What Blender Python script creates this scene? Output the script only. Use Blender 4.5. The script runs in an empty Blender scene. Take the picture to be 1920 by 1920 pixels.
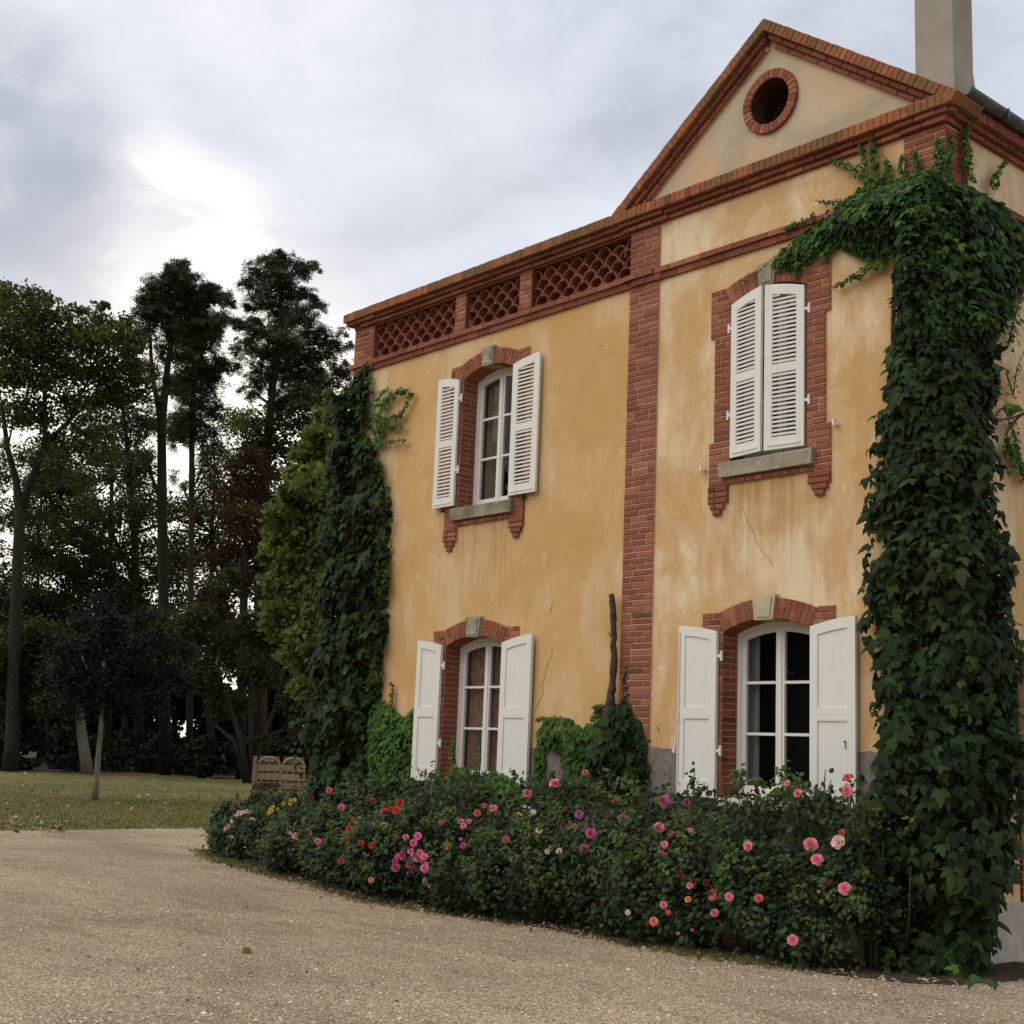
import bpy, math, random
import numpy as np
from mathutils import Vector, Matrix
from mathutils.geometry import tessellate_polygon

rnd = random.Random(7)
rng = np.random.default_rng(7)
SC = bpy.context.scene
COL = SC.collection
R = math.radians

# ------------------------------------------------------------------ camera
YAW, PITCH, ROLL, F = R(-49.0243), R(10.1153), R(2.3562), 2559.19
_fw = np.array([math.sin(YAW) * math.cos(PITCH), math.cos(YAW) * math.cos(PITCH), math.sin(PITCH)])
_r0 = np.array([math.cos(YAW), -math.sin(YAW), 0.0])
_u0 = np.cross(_r0, _fw)
CR = _r0 * math.cos(ROLL) + _u0 * math.sin(ROLL)
CU = -_r0 * math.sin(ROLL) + _u0 * math.cos(ROLL)
CF = _fw
CP = np.array([0.0, 0.0, 1.6])
cd = bpy.data.cameras.new('camera')
cam = bpy.data.objects.new('camera', cd)
COL.objects.link(cam)
cd.sensor_width = 36.0
cd.lens = F / 1920 * 36
cd.clip_end = 3000
cam.matrix_world = Matrix(((CR[0], CU[0], -CF[0], CP[0]), (CR[1], CU[1], -CF[1], CP[1]), (CR[2], CU[2], -CF[2], CP[2]), (0, 0, 0, 1)))
SC.camera = cam


def ray(x, y):
    return CF + CR * ((x - 960) / F) - CU * ((y - 960) / F)


def deep(x, y, d):
    return CP + ray(x, y) * d


def onwall(x, y, Y):
    d = ray(x, y)
    return CP + d * (Y / d[1])


def onside(x, y, X):
    d = ray(x, y)
    return CP + d * (X / d[0])


def onground(x, y, z=0.0):
    d = ray(x, y)
    return CP + d * ((z - CP[2]) / d[2])


# ------------------------------------------------------------------ light
SC.view_settings.view_transform = 'Standard'
SC.view_settings.look = 'None'
SC.view_settings.exposure = 0.30
SC.view_settings.gamma = 1.0
SC.view_settings.use_curve_mapping = False
SUN_AZ, SUN_EL = R(205), R(48)       # azimuth from +Y towards +X: soft sun added behind the camera to brighten the facade
sun_dir = Vector((math.sin(SUN_AZ) * math.cos(SUN_EL), math.cos(SUN_AZ) * math.cos(SUN_EL), math.sin(SUN_EL)))
sl = bpy.data.lights.new('sun', 'SUN')
sl.energy = 1.5
sl.angle = R(70)
sl.color = (1.0, 0.95, 0.88)
so = bpy.data.objects.new('sun', sl)
COL.objects.link(so)
so.rotation_euler = (-sun_dir).to_track_quat('-Z', 'Y').to_euler()

world = bpy.data.worlds.new('World')
SC.world = world
world.use_nodes = True
WT = world.node_tree
WT.nodes.clear()


class NT:
    """thin helper round a node tree"""
    def __init__(s, tree):
        s.t = tree

    def n(s, typ, **kw):
        nd = s.t.nodes.new(typ)
        for k, v in kw.items():
            if k == 'inp':
                for a, b in v.items():
                    if isinstance(b, bpy.types.NodeSocket):
                        s.t.links.new(b, nd.inputs[a])
                    else:
                        nd.inputs[a].default_value = b
            else:
                setattr(nd, k, v)
        return nd

    def math(s, op, a, b=0.0, c=None, clamp=False):
        nd = s.n('ShaderNodeMath', operation=op, use_clamp=clamp)
        for i, v in enumerate((a, b) if c is None else (a, b, c)):
            if isinstance(v, bpy.types.NodeSocket):
                s.t.links.new(v, nd.inputs[i])
            else:
                nd.inputs[i].default_value = v
        return nd.outputs[0]

    def mix(s, fac, a, b, blend='MIX'):
        nd = s.n('ShaderNodeMix', data_type='RGBA', blend_type=blend)
        for k, v in ((0, fac), (6, a), (7, b)):
            if isinstance(v, bpy.types.NodeSocket):
                s.t.links.new(v, nd.inputs[k])
            elif k == 0:
                nd.inputs[k].default_value = v
            else:
                nd.inputs[k].default_value = (*v[:3], 1)
        return nd.outputs[2]

    def ramp(s, fac, stops, interp='LINEAR'):
        nd = s.n('ShaderNodeValToRGB')
        nd.color_ramp.interpolation = interp
        el = nd.color_ramp.elements
        while len(el) < len(stops):
            el.new(0.5)
        for e, (p, c) in zip(el, stops):
            e.position = p
            e.color = (*c, 1) if len(c) == 3 else c
        s.t.links.new(fac, nd.inputs[0])
        return nd.outputs[0]

    def noise(s, vec, scale, detail=4.0, rough=0.55, dist=0.0):
        nd = s.n('ShaderNodeTexNoise', inp={'Scale': scale, 'Detail': detail, 'Roughness': rough, 'Distortion': dist})
        if vec is not None:
            s.t.links.new(vec, nd.inputs['Vector'])
        return nd.outputs['Fac']

    def mapping(s, vec, scale=(1, 1, 1), loc=(0, 0, 0)):
        nd = s.n('ShaderNodeMapping', inp={'Scale': scale, 'Location': loc})
        s.t.links.new(vec, nd.inputs['Vector'])
        return nd.outputs[0]


def grey(v):
    return (v, v, v)


def build_sky():
    t = NT(WT)
    tc = t.n('ShaderNodeTexCoord')
    gen = tc.outputs['Generated']
    sky = t.n('ShaderNodeTexSky', sky_type='NISHITA', sun_disc=False, sun_elevation=SUN_EL, sun_rotation=SUN_AZ)
    sep = t.n('ShaderNodeSeparateXYZ', inp={0: gen})
    z = t.math('MAXIMUM', sep.outputs[2], 0.0)
    den = t.math('ADD', z, 0.22)
    px = t.math('DIVIDE', sep.outputs[0], den)
    py = t.math('DIVIDE', sep.outputs[1], den)
    pos = t.n('ShaderNodeCombineXYZ', inp={0: px, 1: py, 2: 0.0}).outputs[0]
    a = t.noise(t.mapping(pos, (1.0, 1.4, 1), (3.1, 7.7, 0)), 1.5, 7, 0.56, 0.6)
    b = t.noise(t.mapping(pos, (1, 1, 1), (11.0, 2.0, 0)), 4.2, 6, 0.58, 0.4)
    m = t.math('ADD', t.math('MULTIPLY', a, 0.62), t.math('MULTIPLY', b, 0.38))
    cloud = t.ramp(m, [(0.37, (0.43, 0.452, 0.52)), (0.45, (0.545, 0.572, 0.648)), (0.505, (0.605, 0.632, 0.708)), (0.56, (0.675, 0.695, 0.755)), (0.63, (0.78, 0.79, 0.825))])

    def lobe(px_, py_, width):
        d = ray(px_, py_)
        d = d / np.linalg.norm(d)
        dn = t.n('ShaderNodeVectorMath', operation='DOT_PRODUCT', inp={0: gen, 1: tuple(d)}).outputs['Value']
        return t.n('ShaderNodeMapRange', interpolation_type='SMOOTHERSTEP', inp={0: dn, 1: math.cos(R(width)), 2: 1.0, 3: 0.0, 4: 1.0}).outputs[0]
    # the break in the overcast low behind the trees, and the heavier bank beside it
    cloud = t.mix(t.math('MULTIPLY', lobe(420, 800, 24), 0.5), cloud, (0.74, 0.76, 0.81))
    gl = t.math('ADD', t.math('MULTIPLY', lobe(310, 480, 6.0), 0.62), 0.0)
    rag = t.n('ShaderNodeMapRange', inp={0: t.math('ADD', t.math('MULTIPLY', a, 0.45), t.math('MULTIPLY', b, 0.55)), 1: 0.43, 2: 0.56, 3: 0.0, 4: 1.0}).outputs[0]
    gl = t.math('MULTIPLY', gl, t.math('ADD', 0.15, t.math('MULTIPLY', rag, 1.25)), clamp=True)
    cloud = t.mix(gl, cloud, (1.08, 1.03, 0.95))
    low = t.math('MULTIPLY', lobe(330, 1010, 16), t.math('ADD', 0.55, t.math('MULTIPLY', rag, 0.6)), clamp=True)
    cloud = t.mix(low, cloud, (1.30, 1.20, 1.03))
    dk = t.math('MULTIPLY', lobe(-40, 270, 7), t.math('ADD', 0.5, t.math('MULTIPLY', t.math('SUBTRACT', 1.0, rag), 0.6)), clamp=True)
    cloud = t.mix(dk, cloud, (0.42, 0.44, 0.505))
    dk = t.math('MULTIPLY', lobe(60, 520, 4.5), 0.6, clamp=True)
    cloud = t.mix(dk, cloud, (0.47, 0.485, 0.54))
    skyc = t.mix(1.0, sky.outputs[0], grey(0.10), 'MULTIPLY')
    col = t.mix(0.94, skyc, cloud)
    bg = t.n('ShaderNodeBackground', inp={'Color': col, 'Strength': 1.0})
    out = t.n('ShaderNodeOutputWorld')
    WT.links.new(bg.outputs[0], out.inputs[0])


build_sky()
SC.cycles.use_adaptive_sampling = True
SC.cycles.max_bounces = 6
SC.cycles.transparent_max_bounces = 12


# ------------------------------------------------------------------ materials
def newmat(name):
    m = bpy.data.materials.new(name)
    m.use_nodes = True
    m.node_tree.nodes.clear()
    return m, NT(m.node_tree)


def finish(m, t, col, rough=0.8, bump=None, bstr=0.3, bdist=0.01, metal=0.0, spec=0.3):
    p = t.n('ShaderNodeBsdfPrincipled', inp={'Roughness': rough, 'Metallic': metal, 'Specular IOR Level': spec})
    if isinstance(col, bpy.types.NodeSocket):
        t.t.links.new(col, p.inputs['Base Color'])
    else:
        p.inputs['Base Color'].default_value = (*col, 1)
    if bump is not None:
        b = t.n('ShaderNodeBump', inp={'Height': bump, 'Strength': bstr, 'Distance': bdist})
        t.t.links.new(b.outputs[0], p.inputs['Normal'])
    o = t.n('ShaderNodeOutputMaterial')
    t.t.links.new(p.outputs[0], o.inputs[0])
    return p


def rand_socket(t):
    a = t.n('ShaderNodeObjectInfo').outputs['Random']
    b = t.n('ShaderNodeNewGeometry').outputs['Random Per Island']
    return t.math('FRACT', t.math('ADD', a, b))


def wpos(t):
    return t.n('ShaderNodeNewGeometry').outputs['Position']


def mat_stucco(name, c0, c1, c2, patch=(0.42, 0.62), fade=0.0):
    m, t = newmat(name)
    P = wpos(t)
    big = t.noise(t.mapping(P, (1.0, 1.0, 0.45)), 1.1, 7, 0.62, 0.6)
    strk = t.noise(t.mapping(P, (2.2, 2.2, 0.5)), 2.4, 6, 0.65, 0.4)
    fine = t.noise(P, 28, 4, 0.6)
    thin = t.noise(t.mapping(P, (9.0, 9.0, 0.5)), 1.6, 5, 0.65, 0.2)
    f = t.math('ADD', t.math('MULTIPLY', big, 0.70), t.math('MULTIPLY', strk, 0.30))
    zz = t.n('ShaderNodeSeparateXYZ', inp={0: P}).outputs[2]
    f = t.math('ADD', f, t.math('MULTIPLY', t.math('SUBTRACT', zz, 4.2), fade))
    f1 = t.n('ShaderNodeMapRange', inp={0: f, 1: patch[0], 2: patch[1], 3: 0.0, 4: 1.0}).outputs[0]
    col = t.mix(f1, c0, c1)
    g = t.noise(t.mapping(P, (1, 1, 1), (5, 5, 5)), 0.8, 5, 0.6, 0.3)
    g1 = t.n('ShaderNodeMapRange', inp={0: g, 1: 0.46, 2: 0.60, 3: 0.0, 4: 0.8}).outputs[0]
    col = t.mix(g1, col, c2)
    sp = t.n('ShaderNodeMapRange', inp={0: t.noise(P, 9, 6, 0.7), 1: 0.60, 2: 0.72, 3: 0.0, 4: 0.45}).outputs[0]
    col = t.mix(sp, col, tuple(min(1, x * 1.25 + 0.04) for x in c1))
    run = t.n('ShaderNodeMapRange', inp={0: thin, 1: 0.56, 2: 0.74, 3: 0.0, 4: 0.22}).outputs[0]
    col = t.mix(run, col, (0.40, 0.27, 0.14))
    xx = t.n('ShaderNodeSeparateXYZ', inp={0: P}).outputs[0]
    for sx in (-12.85, -8.43):
        ax_ = t.n('ShaderNodeMapRange', inp={0: t.math('ABSOLUTE', t.math('SUBTRACT', xx, sx)), 1: 0.35, 2: 0.75, 3: 1.0, 4: 0.0}).outputs[0]
        az_ = t.math('MULTIPLY', t.n('ShaderNodeMapRange', inp={0: zz, 1: 3.2, 2: 4.35, 3: 0.0, 4: 1.0}).outputs[0], t.n('ShaderNodeMapRange', inp={0: zz, 1: 4.42, 2: 4.48, 3: 1.0, 4: 0.0}).outputs[0])
        dr = t.n('ShaderNodeMapRange', inp={0: thin, 1: 0.42, 2: 0.62, 3: 0.0, 4: 0.7}).outputs[0]
        col = t.mix(t.math('MULTIPLY', t.math('MULTIPLY', ax_, az_), dr), col, (0.36, 0.215, 0.09))
    col = t.mix(t.math('MULTIPLY', fine, 0.18), col, (0.32, 0.20, 0.09))
    h = t.math('ADD', t.math('MULTIPLY', t.noise(P, 60, 3, 0.6), 0.5), t.noise(P, 6, 4, 0.5))
    finish(m, t, col, 0.92, h, 0.35, 0.012, spec=0.15)
    return m


def mat_brick(name, c0, c1, c2, lichen=0.0):
    m, t = newmat(name)
    P = wpos(t)
    rr = rand_socket(t)
    col = t.ramp(rr, [(0.0, tuple(x * 0.78 for x in c0)), (0.2, c0), (0.5, c1), (0.8, c2), (0.93, tuple(x * 1.15 for x in c2)), (1.0, tuple(x * 0.55 for x in c1))])
    n = t.noise(P, 22, 5, 0.65)
    col = t.mix(t.math('MULTIPLY', n, 0.55), col, tuple(x * 0.55 for x in c1))
    pale = t.n('ShaderNodeMapRange', inp={0: t.noise(P, 7, 6, 0.7), 1: 0.58, 2: 0.75, 3: 0.0, 4: 0.45}).outputs[0]
    col = t.mix(pale, col, (0.36, 0.20, 0.14))
    if lichen > 0:
        l = t.n('ShaderNodeMapRange', inp={0: t.noise(P, 2.6, 7, 0.75), 1: 0.60 - lichen * 0.2, 2: 0.72 - lichen * 0.2, 3: 0.0, 4: 0.85}).outputs[0]
        lc = t.mix(t.noise(P, 14, 4, 0.6), (0.17, 0.10, 0.035), (0.11, 0.09, 0.045))
        col = t.mix(l, col, lc)
    finish(m, t, col, 0.9, t.math('ADD', t.noise(P, 90, 3, 0.6), t.noise(P, 18, 3, 0.6)), 0.4, 0.006, spec=0.15)
    return m


def mat_simple(name, c0, c1, scale=8, rough=0.85, bs=0.25, spec=0.25, metal=0.0, rand=False):
    m, t = newmat(name)
    P = wpos(t)
    n = t.noise(P, scale, 6, 0.65)
    f = t.n('ShaderNodeMapRange', inp={0: n, 1: 0.32, 2: 0.68, 3: 0.0, 4: 1.0}).outputs[0]
    if rand:
        f = t.math('ADD', t.math('MULTIPLY', f, 0.5), t.math('MULTIPLY', rand_socket(t), 0.5))
    col = t.mix(f, c0, c1)
    finish(m, t, col, rough, t.noise(P, scale * 6, 3, 0.6), bs, 0.006, metal, spec)
    return m


def mat_leaf(name, stops, rough=0.5, trans=0.3, tcol=None, spec=0.35):
    m, t = newmat(name)
    rr = rand_socket(t)
    col = t.ramp(rr, stops)
    P = wpos(t)
    n = t.noise(P, 2.0, 3, 0.5)
    col = t.mix(1.0, col, t.ramp(n, [(0.3, grey(0.72)), (0.7, grey(1.25))]), 'MULTIPLY')
    p = t.n('ShaderNodeBsdfPrincipled', inp={'Base Color': col, 'Roughness': rough, 'Specular IOR Level': spec})
    tr = t.n('ShaderNodeBsdfTranslucent', inp={'Color': t.mix(1.0, col, tcol or (1.5, 1.7, 0.8), 'MULTIPLY')})
    mx = t.n('ShaderNodeMixShader', inp={0: trans, 1: p.outputs[0], 2: tr.outputs[0]})
    o = t.n('ShaderNodeOutputMaterial')
    t.t.links.new(mx.outputs[0], o.inputs[0])
    return m


def mat_glass():
    m, t = newmat('window_glass')
    bf = t.n('ShaderNodeNewGeometry').outputs['Backfacing']
    lw = t.math('MULTIPLY', t.n('ShaderNodeFresnel', inp={'IOR': 1.45}).outputs[0], t.math('SUBTRACT', 1.0, bf))
    P = wpos(t)
    bmp = t.n('ShaderNodeBump', inp={'Height': t.noise(P, 2.5, 2, 0.5), 'Strength': 0.08, 'Distance': 0.02})
    gl = t.n('ShaderNodeBsdfGlossy', inp={'Roughness': 0.01, 'Color': (0.85, 0.85, 0.85, 1)})
    t.t.links.new(bmp.outputs[0], gl.inputs['Normal'])
    tp = t.n('ShaderNodeBsdfTransparent', inp={'Color': (0.86, 0.88, 0.87, 1)})
    mx = t.n('ShaderNodeMixShader', inp={0: lw, 1: tp.outputs[0], 2: gl.outputs[0]})
    o = t.n('ShaderNodeOutputMaterial')
    t.t.links.new(mx.outputs[0], o.inputs[0])
    return m


M = {}
M['stucco'] = mat_stucco('ochre_stucco', (0.60, 0.37, 0.155), (0.65, 0.475, 0.27), (0.55, 0.32, 0.12), (0.46, 0.60), 0.020)
M['stucco_pale'] = mat_stucco('faded_ochre_stucco', (0.60, 0.375, 0.17), (0.76, 0.60, 0.39), (0.55, 0.325, 0.125), (0.455, 0.575), 0.012)
M['stucco_grey'] = mat_stucco('weathered_cream_stucco', (0.55, 0.45, 0.30), (0.64, 0.42, 0.23), (0.38, 0.325, 0.22), (0.46, 0.58))
M['plinth'] = mat_simple('grey_render', (0.15, 0.122, 0.10), (0.245, 0.205, 0.17), 14, 0.95, 0.8, 0.1)
M['plinth_pale'] = mat_simple('pale_cement_render', (0.36, 0.31, 0.25), (0.50, 0.45, 0.37), 6, 0.95, 0.5, 0.1)
M['brick'] = mat_brick('red_brick', (0.31, 0.110, 0.061), (0.245, 0.080, 0.047), (0.365, 0.145, 0.080))
M['brick_lichen'] = mat_brick('lichened_brick', (0.38, 0.135, 0.060), (0.31, 0.098, 0.048), (0.42, 0.155, 0.072), 0.80)
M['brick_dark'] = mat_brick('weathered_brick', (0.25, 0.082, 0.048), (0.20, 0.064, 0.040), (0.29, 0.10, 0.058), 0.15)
M['brick_shadow'] = mat_brick('shaded_brick', (0.07, 0.03, 0.024), (0.055, 0.024, 0.02), (0.08, 0.035, 0.028))  # brick darkened to paint the shade inside the tile lattice and round vent
M['tile'] = mat_brick('terracotta_tile', (0.29, 0.105, 0.062), (0.23, 0.082, 0.05), (0.33, 0.13, 0.08))
M['mortar'] = mat_simple('pinkish_mortar', (0.42, 0.255, 0.165), (0.53, 0.36, 0.25), 20, 0.95, 0.3, 0.1)
M['stone'] = mat_simple('weathered_sandstone', (0.22, 0.19, 0.13), (0.38, 0.33, 0.24), 5, 0.92, 0.4, 0.1)
M['stone_moss'] = mat_simple('mossy_sandstone', (0.10, 0.095, 0.06), (0.34, 0.30, 0.20), 4.5, 0.95, 0.5, 0.05)
M['keystone'] = mat_simple('pale_keystone', (0.42, 0.35, 0.22), (0.50, 0.43, 0.29), 6, 0.92, 0.3, 0.1)
M['keystone_old'] = mat_simple('lichen_keystone', (0.16, 0.15, 0.10), (0.44, 0.40, 0.29), 9, 0.92, 0.4, 0.1)
def mat_paint():
    m, t = newmat('white_paint')
    P = wpos(t)
    n = t.noise(P, 3, 5, 0.6)
    st = t.noise(t.mapping(P, (14, 14, 0.9)), 1.5, 5, 0.65)
    sp = t.noise(P, 26, 6, 0.75)
    col = t.mix(n, (0.74, 0.715, 0.635), (0.68, 0.655, 0.58))
    col = t.mix(t.n('ShaderNodeMapRange', inp={0: st, 1: 0.56, 2: 0.75, 3: 0.0, 4: 0.30}).outputs[0], col, (0.40, 0.37, 0.30))
    col = t.mix(t.n('ShaderNodeMapRange', inp={0: sp, 1: 0.68, 2: 0.76, 3: 0.0, 4: 0.45}).outputs[0], col, (0.36, 0.32, 0.25))
    finish(m, t, col, 0.55, t.math('ADD', sp, st), 0.10, 0.004, spec=0.3)
    return m


M['white'] = mat_paint()
M['glass'] = mat_glass()
M['dark'] = mat_simple('dark_interior', (0.16, 0.14, 0.125), (0.20, 0.175, 0.155), 3, 0.9, 0.1, 0.05)
M['slate'] = mat_simple('dark_slate', (0.05, 0.05, 0.055), (0.09, 0.085, 0.085), 6, 0.7, 0.4, 0.3)
M['zinc'] = mat_simple('dark_zinc', (0.05, 0.055, 0.06), (0.10, 0.105, 0.11), 5, 0.45, 0.05, 0.5, 0.5)
M['chimney'] = mat_simple('cement_chimney_render', (0.27, 0.235, 0.185), (0.37, 0.33, 0.265), 1.6, 0.95, 0.25, 0.1)
M['iron'] = mat_simple('dark_iron', (0.02, 0.02, 0.02), (0.04, 0.035, 0.03), 20, 0.6, 0.1, 0.3)
M['crack'] = mat_simple('crack_shadow', (0.16, 0.10, 0.05), (0.22, 0.14, 0.07), 20, 0.95, 0.1, 0.0)
M['curtain_red'] = mat_simple('reddish_curtain', (0.22, 0.10, 0.08), (0.40, 0.26, 0.21), 9, 0.9, 0.1, 0.1)
M['curtain_beige'] = mat_simple('beige_curtain', (0.20, 0.155, 0.10), (0.24, 0.19, 0.125), 3, 0.9, 0.1, 0.1)
M['curtain_grey'] = mat_simple('grey_curtain', (0.20, 0.18, 0.165), (0.25, 0.23, 0.21), 3, 0.9, 0.1, 0.1)
M['rope'] = mat_simple('white_rope', (0.6, 0.57, 0.5), (0.7, 0.67, 0.6), 30, 0.8, 0.2, 0.1)
M['bark'] = mat_simple('grey_brown_bark', (0.022, 0.018, 0.014), (0.05, 0.042, 0.034), 7, 0.95, 0.8, 0.1)
M['bark_red'] = mat_simple('reddish_pine_bark', (0.04, 0.026, 0.019), (0.08, 0.052, 0.038), 5, 0.95, 0.8, 0.1)
M['bark_pale'] = mat_simple('pale_bark', (0.15, 0.125, 0.095), (0.25, 0.215, 0.17), 6, 0.95, 0.6, 0.1)
M['vine'] = mat_simple('dead_vine_wood', (0.05, 0.032, 0.024), (0.10, 0.07, 0.055), 12, 0.95, 0.8, 0.1)
M['cane'] = mat_simple('green_brown_cane', (0.05, 0.06, 0.02), (0.10, 0.07, 0.04), 12, 0.8, 0.2, 0.2)
M['wood'] = mat_simple('weathered_wood', (0.14, 0.108, 0.07), (0.31, 0.25, 0.17), 6, 0.85, 0.4, 0.15, rand=True)
M['wood_dark'] = mat_simple('dark_weathered_wood', (0.06, 0.045, 0.032), (0.14, 0.105, 0.07), 6, 0.9, 0.4, 0.1, rand=True)
M['soil'] = mat_simple('dark_soil', (0.035, 0.026, 0.018), (0.075, 0.055, 0.038), 9, 0.98, 1.0, 0.05)
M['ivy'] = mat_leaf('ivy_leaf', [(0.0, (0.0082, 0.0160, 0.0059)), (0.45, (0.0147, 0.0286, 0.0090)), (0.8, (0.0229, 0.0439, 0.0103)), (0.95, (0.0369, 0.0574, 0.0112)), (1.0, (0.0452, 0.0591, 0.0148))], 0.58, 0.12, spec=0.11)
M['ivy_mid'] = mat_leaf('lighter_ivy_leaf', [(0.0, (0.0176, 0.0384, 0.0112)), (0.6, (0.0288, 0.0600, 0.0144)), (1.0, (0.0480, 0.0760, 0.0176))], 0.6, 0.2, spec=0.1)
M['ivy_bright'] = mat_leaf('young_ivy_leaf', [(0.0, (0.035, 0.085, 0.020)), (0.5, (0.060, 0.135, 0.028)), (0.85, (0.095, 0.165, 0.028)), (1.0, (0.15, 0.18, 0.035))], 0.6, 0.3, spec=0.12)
M['rose_leaf'] = mat_leaf('rose_leaf', [(0.0, (0.0083, 0.0157, 0.0066)), (0.5, (0.0198, 0.0363, 0.0124)), (0.82, (0.0371, 0.0625, 0.0182)), (0.95, (0.0536, 0.0741, 0.0198)), (1.0, (0.0824, 0.0782, 0.0246))], 0.55, 0.15, spec=0.14)
M['rose_leaf_light'] = mat_leaf('young_rose_leaf', [(0.0, (0.0352, 0.0660, 0.0158)), (0.6, (0.0660, 0.1100, 0.0246)), (1.0, (0.1232, 0.1408, 0.0352))], 0.55, 0.25, spec=0.14)
M['maple'] = mat_leaf('bright_maple_leaf', [(0.0, (0.0619, 0.0985, 0.0302)), (0.5, (0.1074, 0.1517, 0.0454)), (1.0, (0.1927, 0.2149, 0.0635))], 0.5, 0.4, spec=0.12)
M['pine'] = mat_leaf('pine_needles', [(0.0, (0.0314, 0.0388, 0.0202)), (0.6, (0.0539, 0.0612, 0.0312)), (1.0, (0.0954, 0.0918, 0.0460))], 0.6, 0.1, spec=0.12)
M['dec_green'] = mat_leaf('green_tree_leaf', [(0.0, (0.0344, 0.0412, 0.0132)), (0.6, (0.0662, 0.0742, 0.0222)), (1.0, (0.1325, 0.1184, 0.0323))], 0.5, 0.35, spec=0.12)
M['dec_deep'] = mat_leaf('deep_green_tree_leaf', [(0.0, (0.0228, 0.0273, 0.0106)), (0.6, (0.0457, 0.0508, 0.0178)), (1.0, (0.0805, 0.0771, 0.0250))], 0.5, 0.3, spec=0.12)
M['dec_brown'] = mat_leaf('browning_tree_leaf', [(0.0, (0.0328, 0.0211, 0.0114)), (0.6, (0.0615, 0.0370, 0.0190)), (1.0, (0.0984, 0.0660, 0.0266))], 0.6, 0.35, (1.5, 1.1, 0.6), spec=0.12)
M['dec_olive'] = mat_leaf('olive_shrub_leaf', [(0.0, (0.024, 0.030, 0.012)), (0.6, (0.048, 0.052, 0.020)), (1.0, (0.095, 0.085, 0.032))], 0.5, 0.25, spec=0.12)
M['plum'] = mat_leaf('purple_plum_leaf', [(0.0, (0.0112, 0.0072, 0.0072)), (0.6, (0.0192, 0.0112, 0.0104)), (1.0, (0.0288, 0.0176, 0.0136))], 0.5, 0.15, (1.4, 0.8, 0.8), spec=0.12)
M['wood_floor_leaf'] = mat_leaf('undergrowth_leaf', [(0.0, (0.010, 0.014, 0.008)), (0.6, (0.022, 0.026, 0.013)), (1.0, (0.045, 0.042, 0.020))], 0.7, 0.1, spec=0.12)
M['fallen'] = mat_leaf('fallen_leaf', [(0.0, (0.12, 0.075, 0.04)), (0.5, (0.26, 0.18, 0.10)), (0.85, (0.40, 0.30, 0.17)), (1.0, (0.5, 0.42, 0.28))], 0.8, 0.1)
M['grass'] = mat_leaf('grass_blade', [(0.0, (0.075, 0.085, 0.022)), (0.6, (0.135, 0.130, 0.040)), (1.0, (0.22, 0.185, 0.07))], 0.7, 0.2)
M['petal_white'] = None
PETAL = dict(pink=((0.80, 0.15, 0.22), (0.90, 0.36, 0.40)), coral=((0.62, 0.09, 0.08), (0.80, 0.20, 0.16)), pale=((0.86, 0.50, 0.48), (0.92, 0.68, 0.62)),
             magenta=((0.52, 0.05, 0.18), (0.72, 0.15, 0.32)), mauve=((0.48, 0.09, 0.24), (0.64, 0.20, 0.38)), red=((0.62, 0.035, 0.025), (0.80, 0.10, 0.05)),
             orange=((0.76, 0.20, 0.07), (0.88, 0.40, 0.18)), yellow=((0.80, 0.52, 0.04), (0.86, 0.66, 0.10)), white=((0.72, 0.66, 0.55), (0.8, 0.76, 0.66)),
             hotpink=((0.78, 0.11, 0.28), (0.90, 0.32, 0.48)), darkred=((0.20, 0.02, 0.025), (0.32, 0.05, 0.05)))
del M['petal_white']


def mat_petal(name, c0, c1):
    m, t = newmat(name)
    lw = t.n('ShaderNodeTexCoord').outputs['Object']
    ln = t.n('ShaderNodeVectorMath', operation='LENGTH', inp={0: lw}).outputs['Value']
    f = t.n('ShaderNodeMapRange', inp={0: ln, 1: 0.12, 2: 0.50, 3: 0.0, 4: 1.0}).outputs[0]
    col = t.mix(f, c0, c1)
    p = t.n('ShaderNodeBsdfPrincipled', inp={'Base Color': col, 'Roughness': 0.7, 'Specular IOR Level': 0.15})
    tr = t.n('ShaderNodeBsdfTranslucent', inp={'Color': col})
    mx = t.n('ShaderNodeMixShader', inp={0: 0.3, 1: p.outputs[0], 2: tr.outputs[0]})
    o = t.n('ShaderNodeOutputMaterial')
    t.t.links.new(mx.outputs[0], o.inputs[0])
    return m


for k, (a, b) in PETAL.items():
    M['petal_' + k] = mat_petal(k + '_petal', a, b)


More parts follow.
